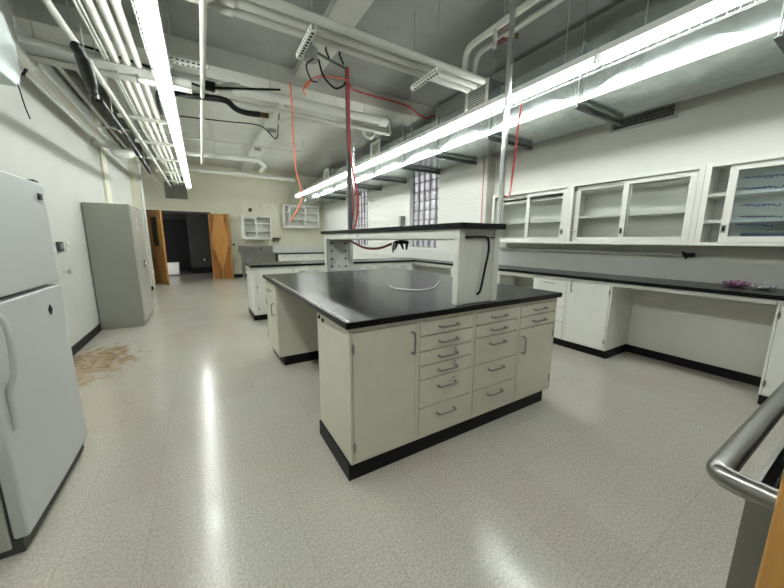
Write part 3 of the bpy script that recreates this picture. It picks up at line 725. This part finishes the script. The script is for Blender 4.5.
for lab, k in (('strip light of the left row second from its far end', 1), ('strip light of the left row third from its far end', 2), ('nearest strip light of the left row, running out at the photo top', 3), ('left row strip light overhead just behind the camera', 4)):
    copy_tree(f1, (L1X, y-LN*k, L1Z), lab)
y = 11.35 - LN
for lab, k in (('last strip light of the right row, ending near the open back wall cabinet', 0), ('strip light of the right row second from its far end', 1), ('strip light of the right row passing behind the chrome pole', 2), ('strip light of the right row nearest the camera, over the scribbled cabinet', 3), ('right row strip light just beyond the photo top right corner', 4)):
    copy_tree(f1, (L2X, y-LN*k, L2Z), lab)['group'] = G2

# ------------------------------------------------------------------ air duct along the right wall
DX, DXB, DZ0, DZ1 = 3.32, 4.14, 2.68, 3.20
t = thing('air_duct', 'long rectangular galvanised air duct hung along the right wall', 'duct', (3.73, 4.3, 2.68))
ys = [-1.9, .655, 1.93, 3.06, 4.13, 5.1, 6.3, 7.5, 8.7, 9.9, 11.6]
ys = sorted(ys)
for a, b in zip(ys, ys[1:]):
    s_ = MB(); xm = (DX+DXB)/2; ym = (a+b)/2
    # cross-broken sheet: shallow pyramids on the front and bottom
    x0, x1, z0, z1 = DX-3.73, DXB-3.73, 0, DZ1-DZ0; a_, b_ = a+.003-4.3, b-.003-4.3; yc = ym-4.3
    V = [(x0, a_, z0), (x1, a_, z0), (x1, b_, z0), (x0, b_, z0), (x0, a_, z1), (x1, a_, z1), (x1, b_, z1), (x0, b_, z1), (x0-.022, yc, (z0+z1)/2), (xm-3.73, yc, z0-.014)]
    s_.add(V, [(0, 4, 8), (4, 7, 8), (7, 3, 8), (3, 0, 8), (0, 1, 9), (1, 2, 9), (2, 3, 9), (3, 0, 9), (4, 5, 6, 7), (1, 5, 6, 2), (0, 1, 5, 4), (3, 2, 6, 7)])
    s_.build('duct_section', M_galv, t, smooth=False)
for yy in ys:
    fl = MB()
    for bx in ((DX-.016, DXB+.016, DZ0-.016, DZ0+.002), (DX-.016, DXB+.016, DZ1-.002, DZ1+.016), (DX-.016, DX+.002, DZ0, DZ1), (DXB-.002, DXB+.016, DZ0, DZ1)):
        fl.box(bx[0]-3.73, bx[1]-3.73, yy-.012-4.3, yy+.012-4.3, bx[2]-2.68, bx[3]-2.68)
    fl.build('flange', M_galv, t)
for yy in (3.02, 5.80, 8.75):
    rb = MB().box(3.21-3.73, 3.62-3.73, yy-4.3, yy+.40-4.3, 2.96-2.68, 3.31-2.68).build('register_box', M_galv, t, .003)
    f = MB()
    for a, b, c, d in ((0, .40, 0, .045), (0, .40, .305, .35), (0, .045, .045, .305), (.355, .40, .045, .305)):
        f.box(3.195-3.73, 3.21-3.73, yy+a-4.3, yy+b-4.3, 2.96+c-2.68, 2.96+d-2.68)
    f.build('register_frame', M_pipe, rb, .002)
    MB().box(3.207-3.73, 3.2085-3.73, yy+.045-4.3, yy+.355-4.3, 3.005-2.68, 3.265-2.68).build('register_opening', M_hole, rb)
    s_ = MB()
    for k in range(9): z = 3.005+.26*(k+.5)/9-2.68; s_.prism([(3.197-3.73, z-.008), (3.206-3.73, z+.010), (3.206-3.73, z+.005), (3.197-3.73, z-.013)], 'y', yy+.045-4.3, yy+.355-4.3)
    s_.build('register_louvres', M_strut, rb)
    MB().cyl((3.5-3.73, yy+.2-4.3, 3.31-2.68), (3.5-3.73, yy+.2-4.3, ZC-2.68), .005, 6).build('register_rod', M_strut, rb)
hl = ['angle iron hanger of the duct at the photo right edge', 'angle iron hanger of the duct beside the grid grille', 'angle iron hanger of the duct right of the chrome pole', 'angle iron hanger of the duct over the near glass block window',
      'angle iron hanger of the duct left of the near glass block window', 'angle iron hanger of the duct between the two glass block windows', 'angle iron hanger of the duct beside the far glass block window', 'angle iron hanger of the duct past the far glass block window', 'last angle iron hanger near the far duct end']
h0 = None
for yy, lab in zip(ys[1:-1], hl):
    if h0 is None:
        h0 = thing('duct_hanger', lab, 'hanger', (3.73, yy, DZ0-.062), 0, 'angle iron hangers under the duct')
        MB().box(-.47, .44, -.02, .02, 0, .006).box(-.47, .44, -.02, -.014, 0, .044).build('angle_bar', M_galv_dk, h0)
        for xx in (-.44, .43): MB().cyl((xx, .005, 0), (xx, .005, ZC-DZ0+.06), .005, 6).build('rod', M_greyp, h0)
    else: copy_tree(h0, (3.73, yy, DZ0-.062), lab)

# ------------------------------------------------------------------ pipes, conduits and supports under the ceiling
def run(name, label, pts, r, m=M_pipe, cat='pipe', group=None, couplings=(), rods=True, n=12):
    pts = [Vector(p) for p in pts]; base = tuple((pts[0]+pts[-1])/2)
    t = thing(name, label, cat, base, 0, group)
    MB().tube([p-Vector(base) for p in pts], r, n).build('run', m, t)
    for (c, d, ll) in couplings:
        c = Vector(c)-Vector(base); d = Vector(d).normalized()*ll/2
        MB().cyl(c-d, c+d, r*1.28, n).build('coupling', m, t)
    return t
def rods(t, spots, r=.004, m=None):
    base = Vector(t.location)
    for (x, y, z) in spots:
        MB().cyl(Vector((x, y, z))-base, Vector((x, y, ZC))-base, r, 6).build('hanger_rod', m or M_strut, t)
# bundle of pipes over the aisle on the left, running to the back wall
GB = 'bundle of white pipes over the left aisle'
ZB_ = 2.98
for x, r, lab in ((-.545, .030, 'thick white pipe at left of the bundle over the aisle'), (-.462, .030, 'thick white pipe in the middle of the bundle over the aisle'), (-.378, .030, 'thick white pipe of the bundle nearest the left strip lights')):
    run('ceiling_pipe', lab, [(x, YF+.05, ZB_), (x, 11.9, ZB_)], r, group=GB, couplings=[((x, yy, ZB_), (0, 1, 0), .07) for yy in (3.1, 6.2, 9.2)])
for x, lab in ((-.622, 'thin conduit at far left edge of the pipe bundle over the aisle'), (-.596, 'thin conduit pressed against the thick left pipe of the aisle bundle')):
    run('ceiling_conduit', lab, [(x, YF+.05, ZB_-.01), (x, 8.2, ZB_-.01), (x+.05, 9.0, ZB_-.01), (x+.05, 11.9, ZB_-.01)], .011, group=GB, cat='conduit')
sl = ['grey channel hanger under the aisle pipe bundle near the black pipe sleeve', 'grey channel hanger under the aisle pipe bundle, second from the nearest', 'grey channel hanger under the middle of the aisle pipe bundle', 'grey channel hanger under the far part of the aisle pipe bundle', 'last grey channel hanger of the aisle pipe bundle by the back vent']
s0 = None
for yy, lab in zip((5.65, 6.9, 8.2, 9.6, 11.0), sl):
    if s0 is None:
        s0 = thing('pipe_hanger', lab, 'hanger', (-.5, yy, ZB_-.075), 0, 'channel hangers of the aisle pipe bundle')
        MB().box(-.30, .30, -.021, .021, 0, .006).box(-.30, .30, -.021, -.016, 0, .042).box(-.30, .30, .016, .021, 0, .042).build('channel', M_pipe, s0)
        for xx in (-.27, .27): MB().cyl((xx, 0, 0), (xx, 0, ZC-ZB_+.075), .005, 6).build('rod', M_strut, s0)
    else: copy_tree(s0, (-.5, yy, ZB_-.075), lab)
# big channel crossing the room in front of the beam
t = thing('ceiling_channel', 'long grey channel crossing the ceiling from the left wall under the pipe bundle', 'channel', (-.3, 4.2, 2.87))
MB().box(-1.08, .35, -.07, -.06, 0, .085).box(-1.08, .35, .06, .07, 0, .085).box(-1.08, .35, -.07, .07, 0, .012).build('channel', M_strut, t, .003)
for xx in (-.9, .2): MB().cyl((xx, 0, .01), (xx, 0, ZC-2.87), .006, 6).build('rod', M_strut, t)
for xx, ll in ((-.25, .06), (-.1, .05)): MB().cyl((xx, -.075, .02), (xx, -.075, -ll), .011, 8).build('clamp', M_chrome, t)
# conduit with a bend on the left of the bundle
t = run('ceiling_conduit', 'bent white conduit left of the pipe bundle beside the black pipe sleeve', spline([(-.78, 1.0, 3.12), (-.79, 2.6, 3.08), (-.80, 3.3, 3.0), (-.72, 3.85, 2.86), (-.685, 4.6, 2.82), (-.66, 7.0, 2.82), (-.63, 11.2, 2.82)], 6), .026, cat='conduit', couplings=[((-.715, 3.95, 2.853), (.03, .75, -.04), .08)])
rods(t, [(-.70, 4.2, 2.84), (-.66, 7.0, 2.84), (-.64, 10.5, 2.84)])
# black sleeve
t = thing('hanging_sleeve', 'thick black insulation sleeve hanging beside the bent white conduit', 'sleeve', (-.655, 3.6, 2.62))
MB().tube(spline([(.012, -.36, .05), (.01, -.18, .04), (-.015, .05, .01), (-.045, .26, -.02), (-.05, .36, -.02)], 5), [.02]+[.036]*4+[.046]*9+[.036]*5+[.02]*2, 12).build('sleeve', M_dark, t)
MB().tube([(-.048, .34, -.02), (-.05, .50, -.015)], .014, 10).build('chrome_nipple', M_chrome, t)
MB().cyl((-.01, .0, .04), (-.01, 0, ZC-2.62), .003, 6).build('rod', M_strut, t)
t = run('hanging_sleeve', 'slim black insulated line running along the left aisle ceiling to the back', [(-.705, 4.12, 2.605), (-.71, 5.4, 2.61), (-.735, 6.8, 2.615), (-.755, 8.0, 2.62)], .028, M_dark, 'sleeve')
for a_, b_ in (((-.711, 5.0, 2.608), (-.712, 5.14, 2.609)), ((-.728, 6.4, 2.613), (-.730, 6.54, 2.614))): MB().cyl(Vector(a_)-t.location, Vector(b_)-t.location, .031, 10).build('chrome_band', M_chrome, t)
rods(t, [(-.71, 4.7, 2.62), (-.74, 7.3, 2.63)])
# large pipe on the left wall
t = run('wall_pipe', 'large white pipe on brackets high along the left wall', [(-1.2, 2.9, 2.87), (-1.2, 6.85, 2.87)], .062, M_white, couplings=[((-1.2, 4.35, 2.87), (0, 1, 0), .05), ((-1.2, 6.82, 2.87), (0, 1, 0), .07)], n=16)
rods(t, [(-1.2, 4.6, 2.87), (-1.2, 6.4, 2.87)])
MB().tube([(0, 4.3-t.location[1], -.06), (-.03, 4.3-t.location[1], -.12)], .012, 6).build('drip_stub', M_dark, t)
# insulated elbow
t = thing('insulated_elbow', 'bulky white insulated pipe elbow high on the left wall beyond the grey cabinet', 'pipe', (-1.15, 8.3, 2.75))
MB().tube(bend([(-.22, -1.1, .17), (.02, -1.1, .12), (.09, -1.3, -.04), (.19, -1.25, -.03), (.24, -1.0, .06)], .12, 6), .075, 14).build('insulation', M_insul, t)
MB().tube([(.24, -1.0, .06), (.24, 3.4, .14)], .035, 12).build('pipe', M_pipe, t)
MB().cyl((.24, .5, .09), (.24, .5, ZC-2.75), .005, 6).build('rod', M_strut, t)
# ribbed channels along the left wall under the slab
for k, (x, lab) in enumerate(((-1.30, 'white duct strip tight to the left wall under the ceiling'), (-1.12, 'white duct strip under the ceiling second from the left wall'), (-.95, 'white duct strip under the ceiling third from the left wall'))):
    single('ceiling_rail', MB().box(x-.028, x+.028, BY1+.01, 11.9, 3.36, 3.40).box(x-.012, x+.012, BY1+.01, 11.9, 3.40, ZC-.001), M_strut, lab, 'channel', (x, 8, 3.36), 'duct strips by the left wall', .006)
# single white conduit
t = run('ceiling_conduit', 'lone straight white conduit right of the left strip lights', [(.15, 2.4, 2.95), (.15, 8.2, 2.95)], .024, cat='conduit', couplings=[((.15, 5.2, 2.95), (0, 1, 0), .07)])
MB().box(-.055, .055, -2.9, -2.62, .0, .05).build('pull_box', M_pipe, t, .004)
rods(t, [(.15, 3.4, 2.97), (.15, 7.6, 2.97)])
# three parallel conduits crossing in front, on perforated channel hangers
GC = 'three parallel cream conduits crossing the near ceiling'
for y_, lab in ((2.67, 'nearest of the three parallel cream conduits crossing the near ceiling'), (2.79, 'middle one of the three parallel cream conduits crossing the near ceiling'), (2.90, 'farthest of the three parallel cream conduits crossing the near ceiling')):
    run('cross_conduit', lab, [(XL+.02, y_, 3.02), (2.75, y_, 3.02)], .034, group=GC, cat='conduit', couplings=[((.3, y_, 3.02), (1, 0, 0), .09)])
GH = 'perforated white channel hangers'
def perf(label, x, yc, z, ln):
    t = thing('channel_hanger', label, 'hanger', (x, yc, z), 0, GH)
    MB().box(-.022, .022, -ln/2, ln/2, 0, .006).box(-.022, -.018, -ln/2, ln/2, 0, .045).box(.018, .022, -ln/2, ln/2, 0, .045).build('channel', M_white, t)
    n = int(ln/.048)
    for k in range(n):
        y0 = -ln/2+.03+k*(ln-.06)/n
        MB().box(-.011, .011, y0, y0+.024, -.001, .0005).build('slot', M_hole, t); MB().box(-.0226, -.0221, y0, y0+.024, .016, .03).build('slot', M_hole, t)
    for y0 in (-ln/2+.03, ln/2-.03): MB().cyl((0, y0, 0), (0, y0, ZC-z), .005, 6).build('rod', M_greyp, t)
    return t
p0 = perf('perforated white channel hanger above the round junction box, under the three conduits', .89, 2.90, 2.935, .46)
copy_tree(p0, (2.11, 2.86, 2.935), 'perforated white channel hanger left of the duct register, under the three conduits')
copy_tree(p0, (-.02, 3.93, 3.0), 'short perforated white channel hanging right of the left strip lights', PI/2)
# pipes beyond the beam, crossing the room
t = run('cross_pipe', 'thick white pipe crossing just past the ceiling beam toward the air duct', [(XL+.02, 4.50, 3.1), (2.55, 4.45, 3.1)], .055, M_white, couplings=[((.5, 4.48, 3.1), (1, 0, 0), .1), ((2.5, 4.45, 3.1), (1, 0, 0), .12)])
rods(t, [(-.9, 4.5, 3.1), (.9, 4.48, 3.1), (2.2, 4.46, 3.1)])
t = run('cross_pipe', 'thin white pipe with an upturned end crossing past the ceiling beam', bend([(XL+.02, 4.72, 3.06), (2.85, 4.80, 3.06), (2.85, 4.80, 3.28), (2.60, 4.82, 3.28)], .06), .026, couplings=[((.2, 4.75, 3.06), (1, 0, 0), .07), ((1.5, 4.77, 3.06), (1, 0, 0), .07)])
MB().tube([Vector((2.45+.09*math.cos(a*PI/8), 4.80, 3.03+.09*math.sin(a*PI/8)))-t.location for a in range(8, 17)], .022, 8).build('trap_bend', M_pipe, t)
rods(t, [(-.6, 4.73, 3.06), (1.9, 4.78, 3.06)])
t = run('cross_pipe', 'slim white pipe with hooked end crossing the far ceiling', bend([(XL+.02, 7.05, 3.1), (1.95, 6.80, 3.1), (1.95, 6.80, 3.30)], .04), .017)
rods(t, [(.3, 6.95, 3.1)])
t = run('cross_pipe', 'short thick white pipe crossing the far ceiling left of the orange cord', bend([(-.2, 8.15, 3.1), (1.25, 8.0, 3.1), (1.50, 8.6, 3.1), (1.5, 9.2, 3.1)], .12), .05, M_white, couplings=[((1.15, 8.01, 3.1), (1, 0, 0), .12)])
rods(t, [(.4, 8.1, 3.1)])
t = run('cross_pipe', 'long white pipe crossing high in front of the back wall', [(-.4, 11.3, 3.34), (2.84, 11.08, 3.31)], .06, M_white, couplings=[((1.2, 11.2, 3.325), (1, -.06, 0), .3), ((2.75, 11.085, 3.311), (1, -.06, 0), .16)])
rods(t, [(.2, 11.26, 3.34), (2.5, 11.1, 3.32)])
t = run('cross_pipe', 'white pipe slanting across the ceiling from the junction boxes to the duct', bend([(1.32, 6.1, 3.35), (1.62, 5.75, 3.35), (3.2, 5.5, 3.35)], .15), .035, couplings=[((2.1, 5.68, 3.35), (1, -.12, 0), .2)])
rods(t, [(2.5, 5.6, 3.35)])
# black flexible hose
t = run('flexible_hose', 'thick black flexible hose looping out beside the left strip light', spline([(-.29, 5.25, 2.93), (-.295, 5.0, 2.96), (-.27, 4.74, 2.98), (-.16, 4.66, 2.98), (.0, 4.58, 2.96), (.20, 4.50, 2.95), (.38, 4.45, 2.94), (.50, 4.54, 2.90), (.62, 4.60, 2.90), (.78, 4.57, 2.90)], 6), .034, M_dark, 'hose')
MB().cyl(Vector((.78, 4.57, 2.90))-t.location, Vector((.88, 4.56, 2.90))-t.location, .03, 10).build('brass_fitting', mat('brass', (.12, .085, .035), .35, 1.), t)
rods(t, [(.2, 4.50, 2.97)])
run('cable', 'thin black cable strung across the far ceiling behind the lone conduit', spline([(-.3, 6.2, 3.2), (.5, 6.1, 3.22), (1.0, 5.95, 3.2), (1.25, 6.0, 3.05), (1.35, 6.2, 3.35), (1.4, 6.3, ZC-.09)], 6), .009, M_dark, 'cable')
t = run('cable', 'black cable with a plug box running under the beam from the left lights', spline([(-.9, 4.40, 3.16), (-.3, 4.42, 3.10), (.1, 4.40, 3.02), (.25, 4.40, 3.03), (.6, 4.38, 3.09), (1.0, 4.38, 3.17)], 6), .012, M_dark, 'cable')
MB().box(.17, .28, -.04, .04, -.03, .05).move(Vector((0, 4.40, 3.03))-Vector(t.location)).build('plug_box', M_dark, t, .005)
# junction boxes on the lengthwise beam
jb = None
for (x, y_, lab) in ((1.46, 5.75, 'grey junction box on the ceiling beam strip nearest the black hose end'), (1.46, 7.3, 'grey junction box halfway along the far ceiling beam strip'), (1.40, 8.9, 'grey junction box on the far end of the ceiling beam strip')):
    if jb is None:
        jb = thing('ceiling_junction_box', lab, 'junction box', (x, y_, ZC-.09), 0, 'junction boxes on the ceiling')
        MB().box(-.07, .07, -.07, .07, -.07, 0).build('box', M_greyp, jb, .006)
        MB().box(-.06, .06, -.06, .06, -.075, -.07).build('cover', M_strut, jb)
    else: copy_tree(jb, (x, y_, ZC-.09), lab)
t = thing('ceiling_junction_box', 'round grey junction box hanging by the orange cord knot', 'junction box', (1.22, 3.80, 3.30))
MB().cyl((0, 0, 0), (0, 0, .13), .075, 14).build('box', M_greyp, t, .006)
MB().cyl((0, 0, .13), (0, 0, ZC-3.30), .02, 8).build('stem', M_greyp, t)
MB().tube(spline([(.03, -.05, .02), (-.08, -.08, -.1), (-.02, -.05, -.22), (.06, .0, -.2)], 6), .008, 6).build('whip', M_dark, t)
run('cable', 'black cable sagging from the round junction box to the dark pole', spline([(1.30, 3.78, 3.33), (1.36, 3.80, 3.18), (1.5, 3.83, 3.10), (1.60, 3.83, 3.14), (1.65, 3.85, 3.2)], 6), .011, M_dark, 'cable')
# valve pipes at the upper right
t = run('valve_pipe', 'upper white pipe with a drop bend and red valve at top right ceiling', bend([(2.61, -.5, 3.36), (2.60, 2.79, 3.35), (2.60, 2.82, 3.065)], .10), .032)
MB().cyl(Vector((2.60, 2.40, 3.33))-t.location, Vector((2.60, 2.40, 3.17))-t.location, .02, 8).build('drain_leg', M_chrome, t)
MB().box(-.02, .02, -.06, .05, -.014, .014).move(Vector((2.655, 2.36, 3.36))-Vector(t.location)).build('valve_handle', M_darkred, t)
rods(t, [(2.60, 2.30, 3.36), (2.61, 1.0, 3.36)])
t = run('valve_pipe', 'lower white pipe with a drop bend and brass valve at top right ceiling', bend([(2.80, -.5, 3.35), (2.77, 2.81, 3.35), (2.77, 2.84, 3.065)], .10), .027)
MB().box(-.022, .022, -.045, .045, -.03, .03).move(Vector((2.775, 2.47, 3.335))-Vector(t.location)).build('valve_body', M_darkred, t, .01)
MB().cyl(Vector((2.78, 2.44, 3.32))-t.location, Vector((2.86, 2.34, 3.33))-t.location, .022, 8).build('valve_stem', MATS['brass'], t)
rods(t, [(2.785, 1.6, 3.36)])
# ------------------------------------------------------------------ cords
def cord(label, pts, r, m, cat='cord', name='extension_cord', n=6):
    p = spline(pts, n); base = p[0]
    return single(name, MB().tube(p, r, 8), m, label, cat, tuple(base))
cord('orange cord dangling from the ceiling with a hooked end over the back cabinets', [(1.08, 4.20, 3.20), (1.09, 4.20, 2.95), (1.085, 4.20, 2.70), (1.095, 4.20, 2.35), (1.105, 4.20, 2.18), (1.14, 4.20, 2.05), (1.165, 4.20, 1.96), (1.16, 4.20, 1.86), (1.135, 4.20, 1.78), (1.07, 4.2, 1.66), (1.0, 4.20, 1.56)], .010, M_orange)
cord('knotted orange cord looped from the pole top to the ceiling beam', [(1.67, 3.82, 3.22), (1.55, 3.92, 3.26), (1.42, 4.0, 3.27), (1.33, 4.03, 3.25), (1.27, 4.05, 3.18), (1.22, 4.06, 3.12), (1.25, 4.04, 3.17), (1.29, 4.04, 3.22), (1.24, 4.05, 3.18), (1.20, 4.06, 3.10), (1.215, 4.06, 3.04)], .008, M_orange)
cord('red hose strapped down the dark pole and drooping under the island shelf', [(1.68, 3.84, 3.36), (1.68, 3.842, 3.0), (1.685, 3.84, 2.5), (1.72, 3.83, 2.2), (1.765, 3.80, 1.9), (1.765, 3.80, 1.7), (1.74, 3.80, 1.55), (1.70, 3.80, 1.452)], .012, M_red, 'hose', 'red_hose')
cord('red and black hose sagging below the island shelf to the gas valves', [(1.58, 3.60, 1.312), (1.58, 3.45, 1.28), (1.58, 3.25, 1.245), (1.57, 3.0, 1.238), (1.57, 2.80, 1.255), (1.56, 2.62, 1.29), (1.55, 2.52, 1.305)], .013, mat('dark_red_hose', (.22, .02, .02), .5), 'hose', 'drooping_hose')
cord('red cord draped along the ceiling beam from the pole to the duct', [(1.80, 4.05, 3.28), (2.2, 4.70, 3.54), (3.0, 4.80, 3.58), (3.25, 4.80, 3.55), (3.42, 4.78, 3.47), (3.58, 4.8, 3.45), (3.72, 4.82, 3.52), (3.80, 4.84, 3.55)], .012, M_red)
cord('red cord falling from the duct to the chrome pole', [(2.52, 1.98, 2.52), (2.44, 1.94, 2.28), (2.38, 1.90, 2.06), (2.31, 1.86, 1.87), (2.20, 1.78, 1.74), (2.02, 1.65, 1.66), (1.715, 1.452, 1.62)], .008, M_red)
cord('red cord hanging down the brick wall end from under the duct', [(4.15, 3.93, 2.67), (4.165, 3.94, 2.4), (4.16, 3.935, 2.1), (4.165, 3.94, 1.8), (4.16, 3.935, 1.5)], .006, M_red)
# ------------------------------------------------------------------ things at the camera's right elbow
t = thing('steel_cart', 'open stainless steel cart with tubular rim at bottom right corner', 'cart', (.95, -.2, 0))
def cb_(mb, x0, x1, y0, y1, z0, z1): return mb.box(x0-.95, x1-.95, y0+.2, y1+.2, z0, z1)
rim = [(.609, .10, 1.0), (1.31, .10, 1.0), (1.31, -.52, 1.0), (.609, -.52, 1.0), (.609, .10, 1.0)]
mid = [(.95, .10, 1.0)] + rim[1:4] + [(.609, .10, 1.0), (.95, .10, 1.0)]
MB().tube([Vector(p)-Vector((.95, -.2, 0)) for p in bend(mid, .022, 5)], .0155, 14).build('tubular_rim', M_steel, t)
b = MB()
cb_(b, .633, 1.29, .066, .072, .16, .985); cb_(b, .633, 1.29, -.50, -.494, .16, .985); cb_(b, .633, .639, -.494, .066, .16, .985); cb_(b, 1.284, 1.29, -.494, .066, .16, .985); cb_(b, .633, 1.29, -.50, .072, .15, .16)
b.build('steel_body', M_steel, t)
b = MB()
cb_(b, .641, 1.282, .060, .064, .17, .93); cb_(b, .641, 1.282, -.492, -.488, .17, .93); cb_(b, .641, .645, -.488, .060, .17, .93); cb_(b, 1.278, 1.282, -.488, .06, .17, .93); cb_(b, .645, 1.278, -.488, .06, .165, .17)
b.build('dark_interior', M_dark, t)  # black inner sheets paint the shade deep inside the cart
for xx in (.68, 1.24):
    for yy in (-.45, .02):
        w_ = MB().cyl((xx-.95-.015, yy+.2, .05), (xx-.95+.015, yy+.2, .05), .05, 16); w_.box(xx-.95-.022, xx-.95+.022, yy+.2-.02, yy+.2+.02, .05, .15)
        w_.build('caster', M_dark, t)
st = MB()
for xx in (.645, 1.275): cb_(st, xx-.012, xx+.012, .070, .10, .97, .99)
st.build('rim_stay', M_steel, t)
t = thing('door_leaf', 'orange oak door edge at the extreme bottom right corner', 'door', (.455, -.9, .01))
MB().box(-.022, .022, 0, .932, 0, 2.1).build('leaf', M_oak, t, .003)

# ------------------------------------------------------------------ camera, world, view
cam = bpy.data.cameras.new('camera'); co = bpy.data.objects.new('camera', cam); COL.objects.link(co)
f, yaw, pitch, roll, hgt = 312.045, math.radians(31.0905), math.radians(-9.8282), math.radians(.2614), 1.3309
cy, sy = math.cos(yaw), math.sin(yaw)
wv = Vector((sy*math.cos(pitch), cy*math.cos(pitch), math.sin(pitch))); r0 = Vector((cy, -sy, 0)); u0 = r0.cross(wv)
rv = r0*math.cos(roll)+u0*math.sin(roll); uv = -r0*math.sin(roll)+u0*math.cos(roll)
mw = Matrix((rv, uv, -wv)).transposed().to_4x4(); mw.translation = (0, 0, hgt); co.matrix_world = mw
cam.sensor_width = 36; cam.sensor_fit = 'HORIZONTAL'; cam.lens = 36*f/784; cam.clip_start = .02; cam.clip_end = 100
S.camera = co
wd = bpy.data.worlds.new('daylight'); S.world = wd; wd.use_nodes = True
bg = wd.node_tree.nodes['Background']; bg.inputs['Color'].default_value = (.975, .975, 1., 1); bg.inputs['Strength'].default_value = 1.8
S.view_settings.view_transform = 'Standard'; S.view_settings.look = 'None'; S.view_settings.gamma = 1; S.view_settings.exposure = .55
S.view_settings.use_curve_mapping = False
S.cycles.use_denoising = True; S.cycles.max_bounces = 8; S.cycles.diffuse_bounces = 5; S.cycles.transparent_max_bounces = 12
S.cycles.caustics_reflective = False; S.cycles.caustics_refractive = False; S.cycles.sample_clamp_indirect = 8
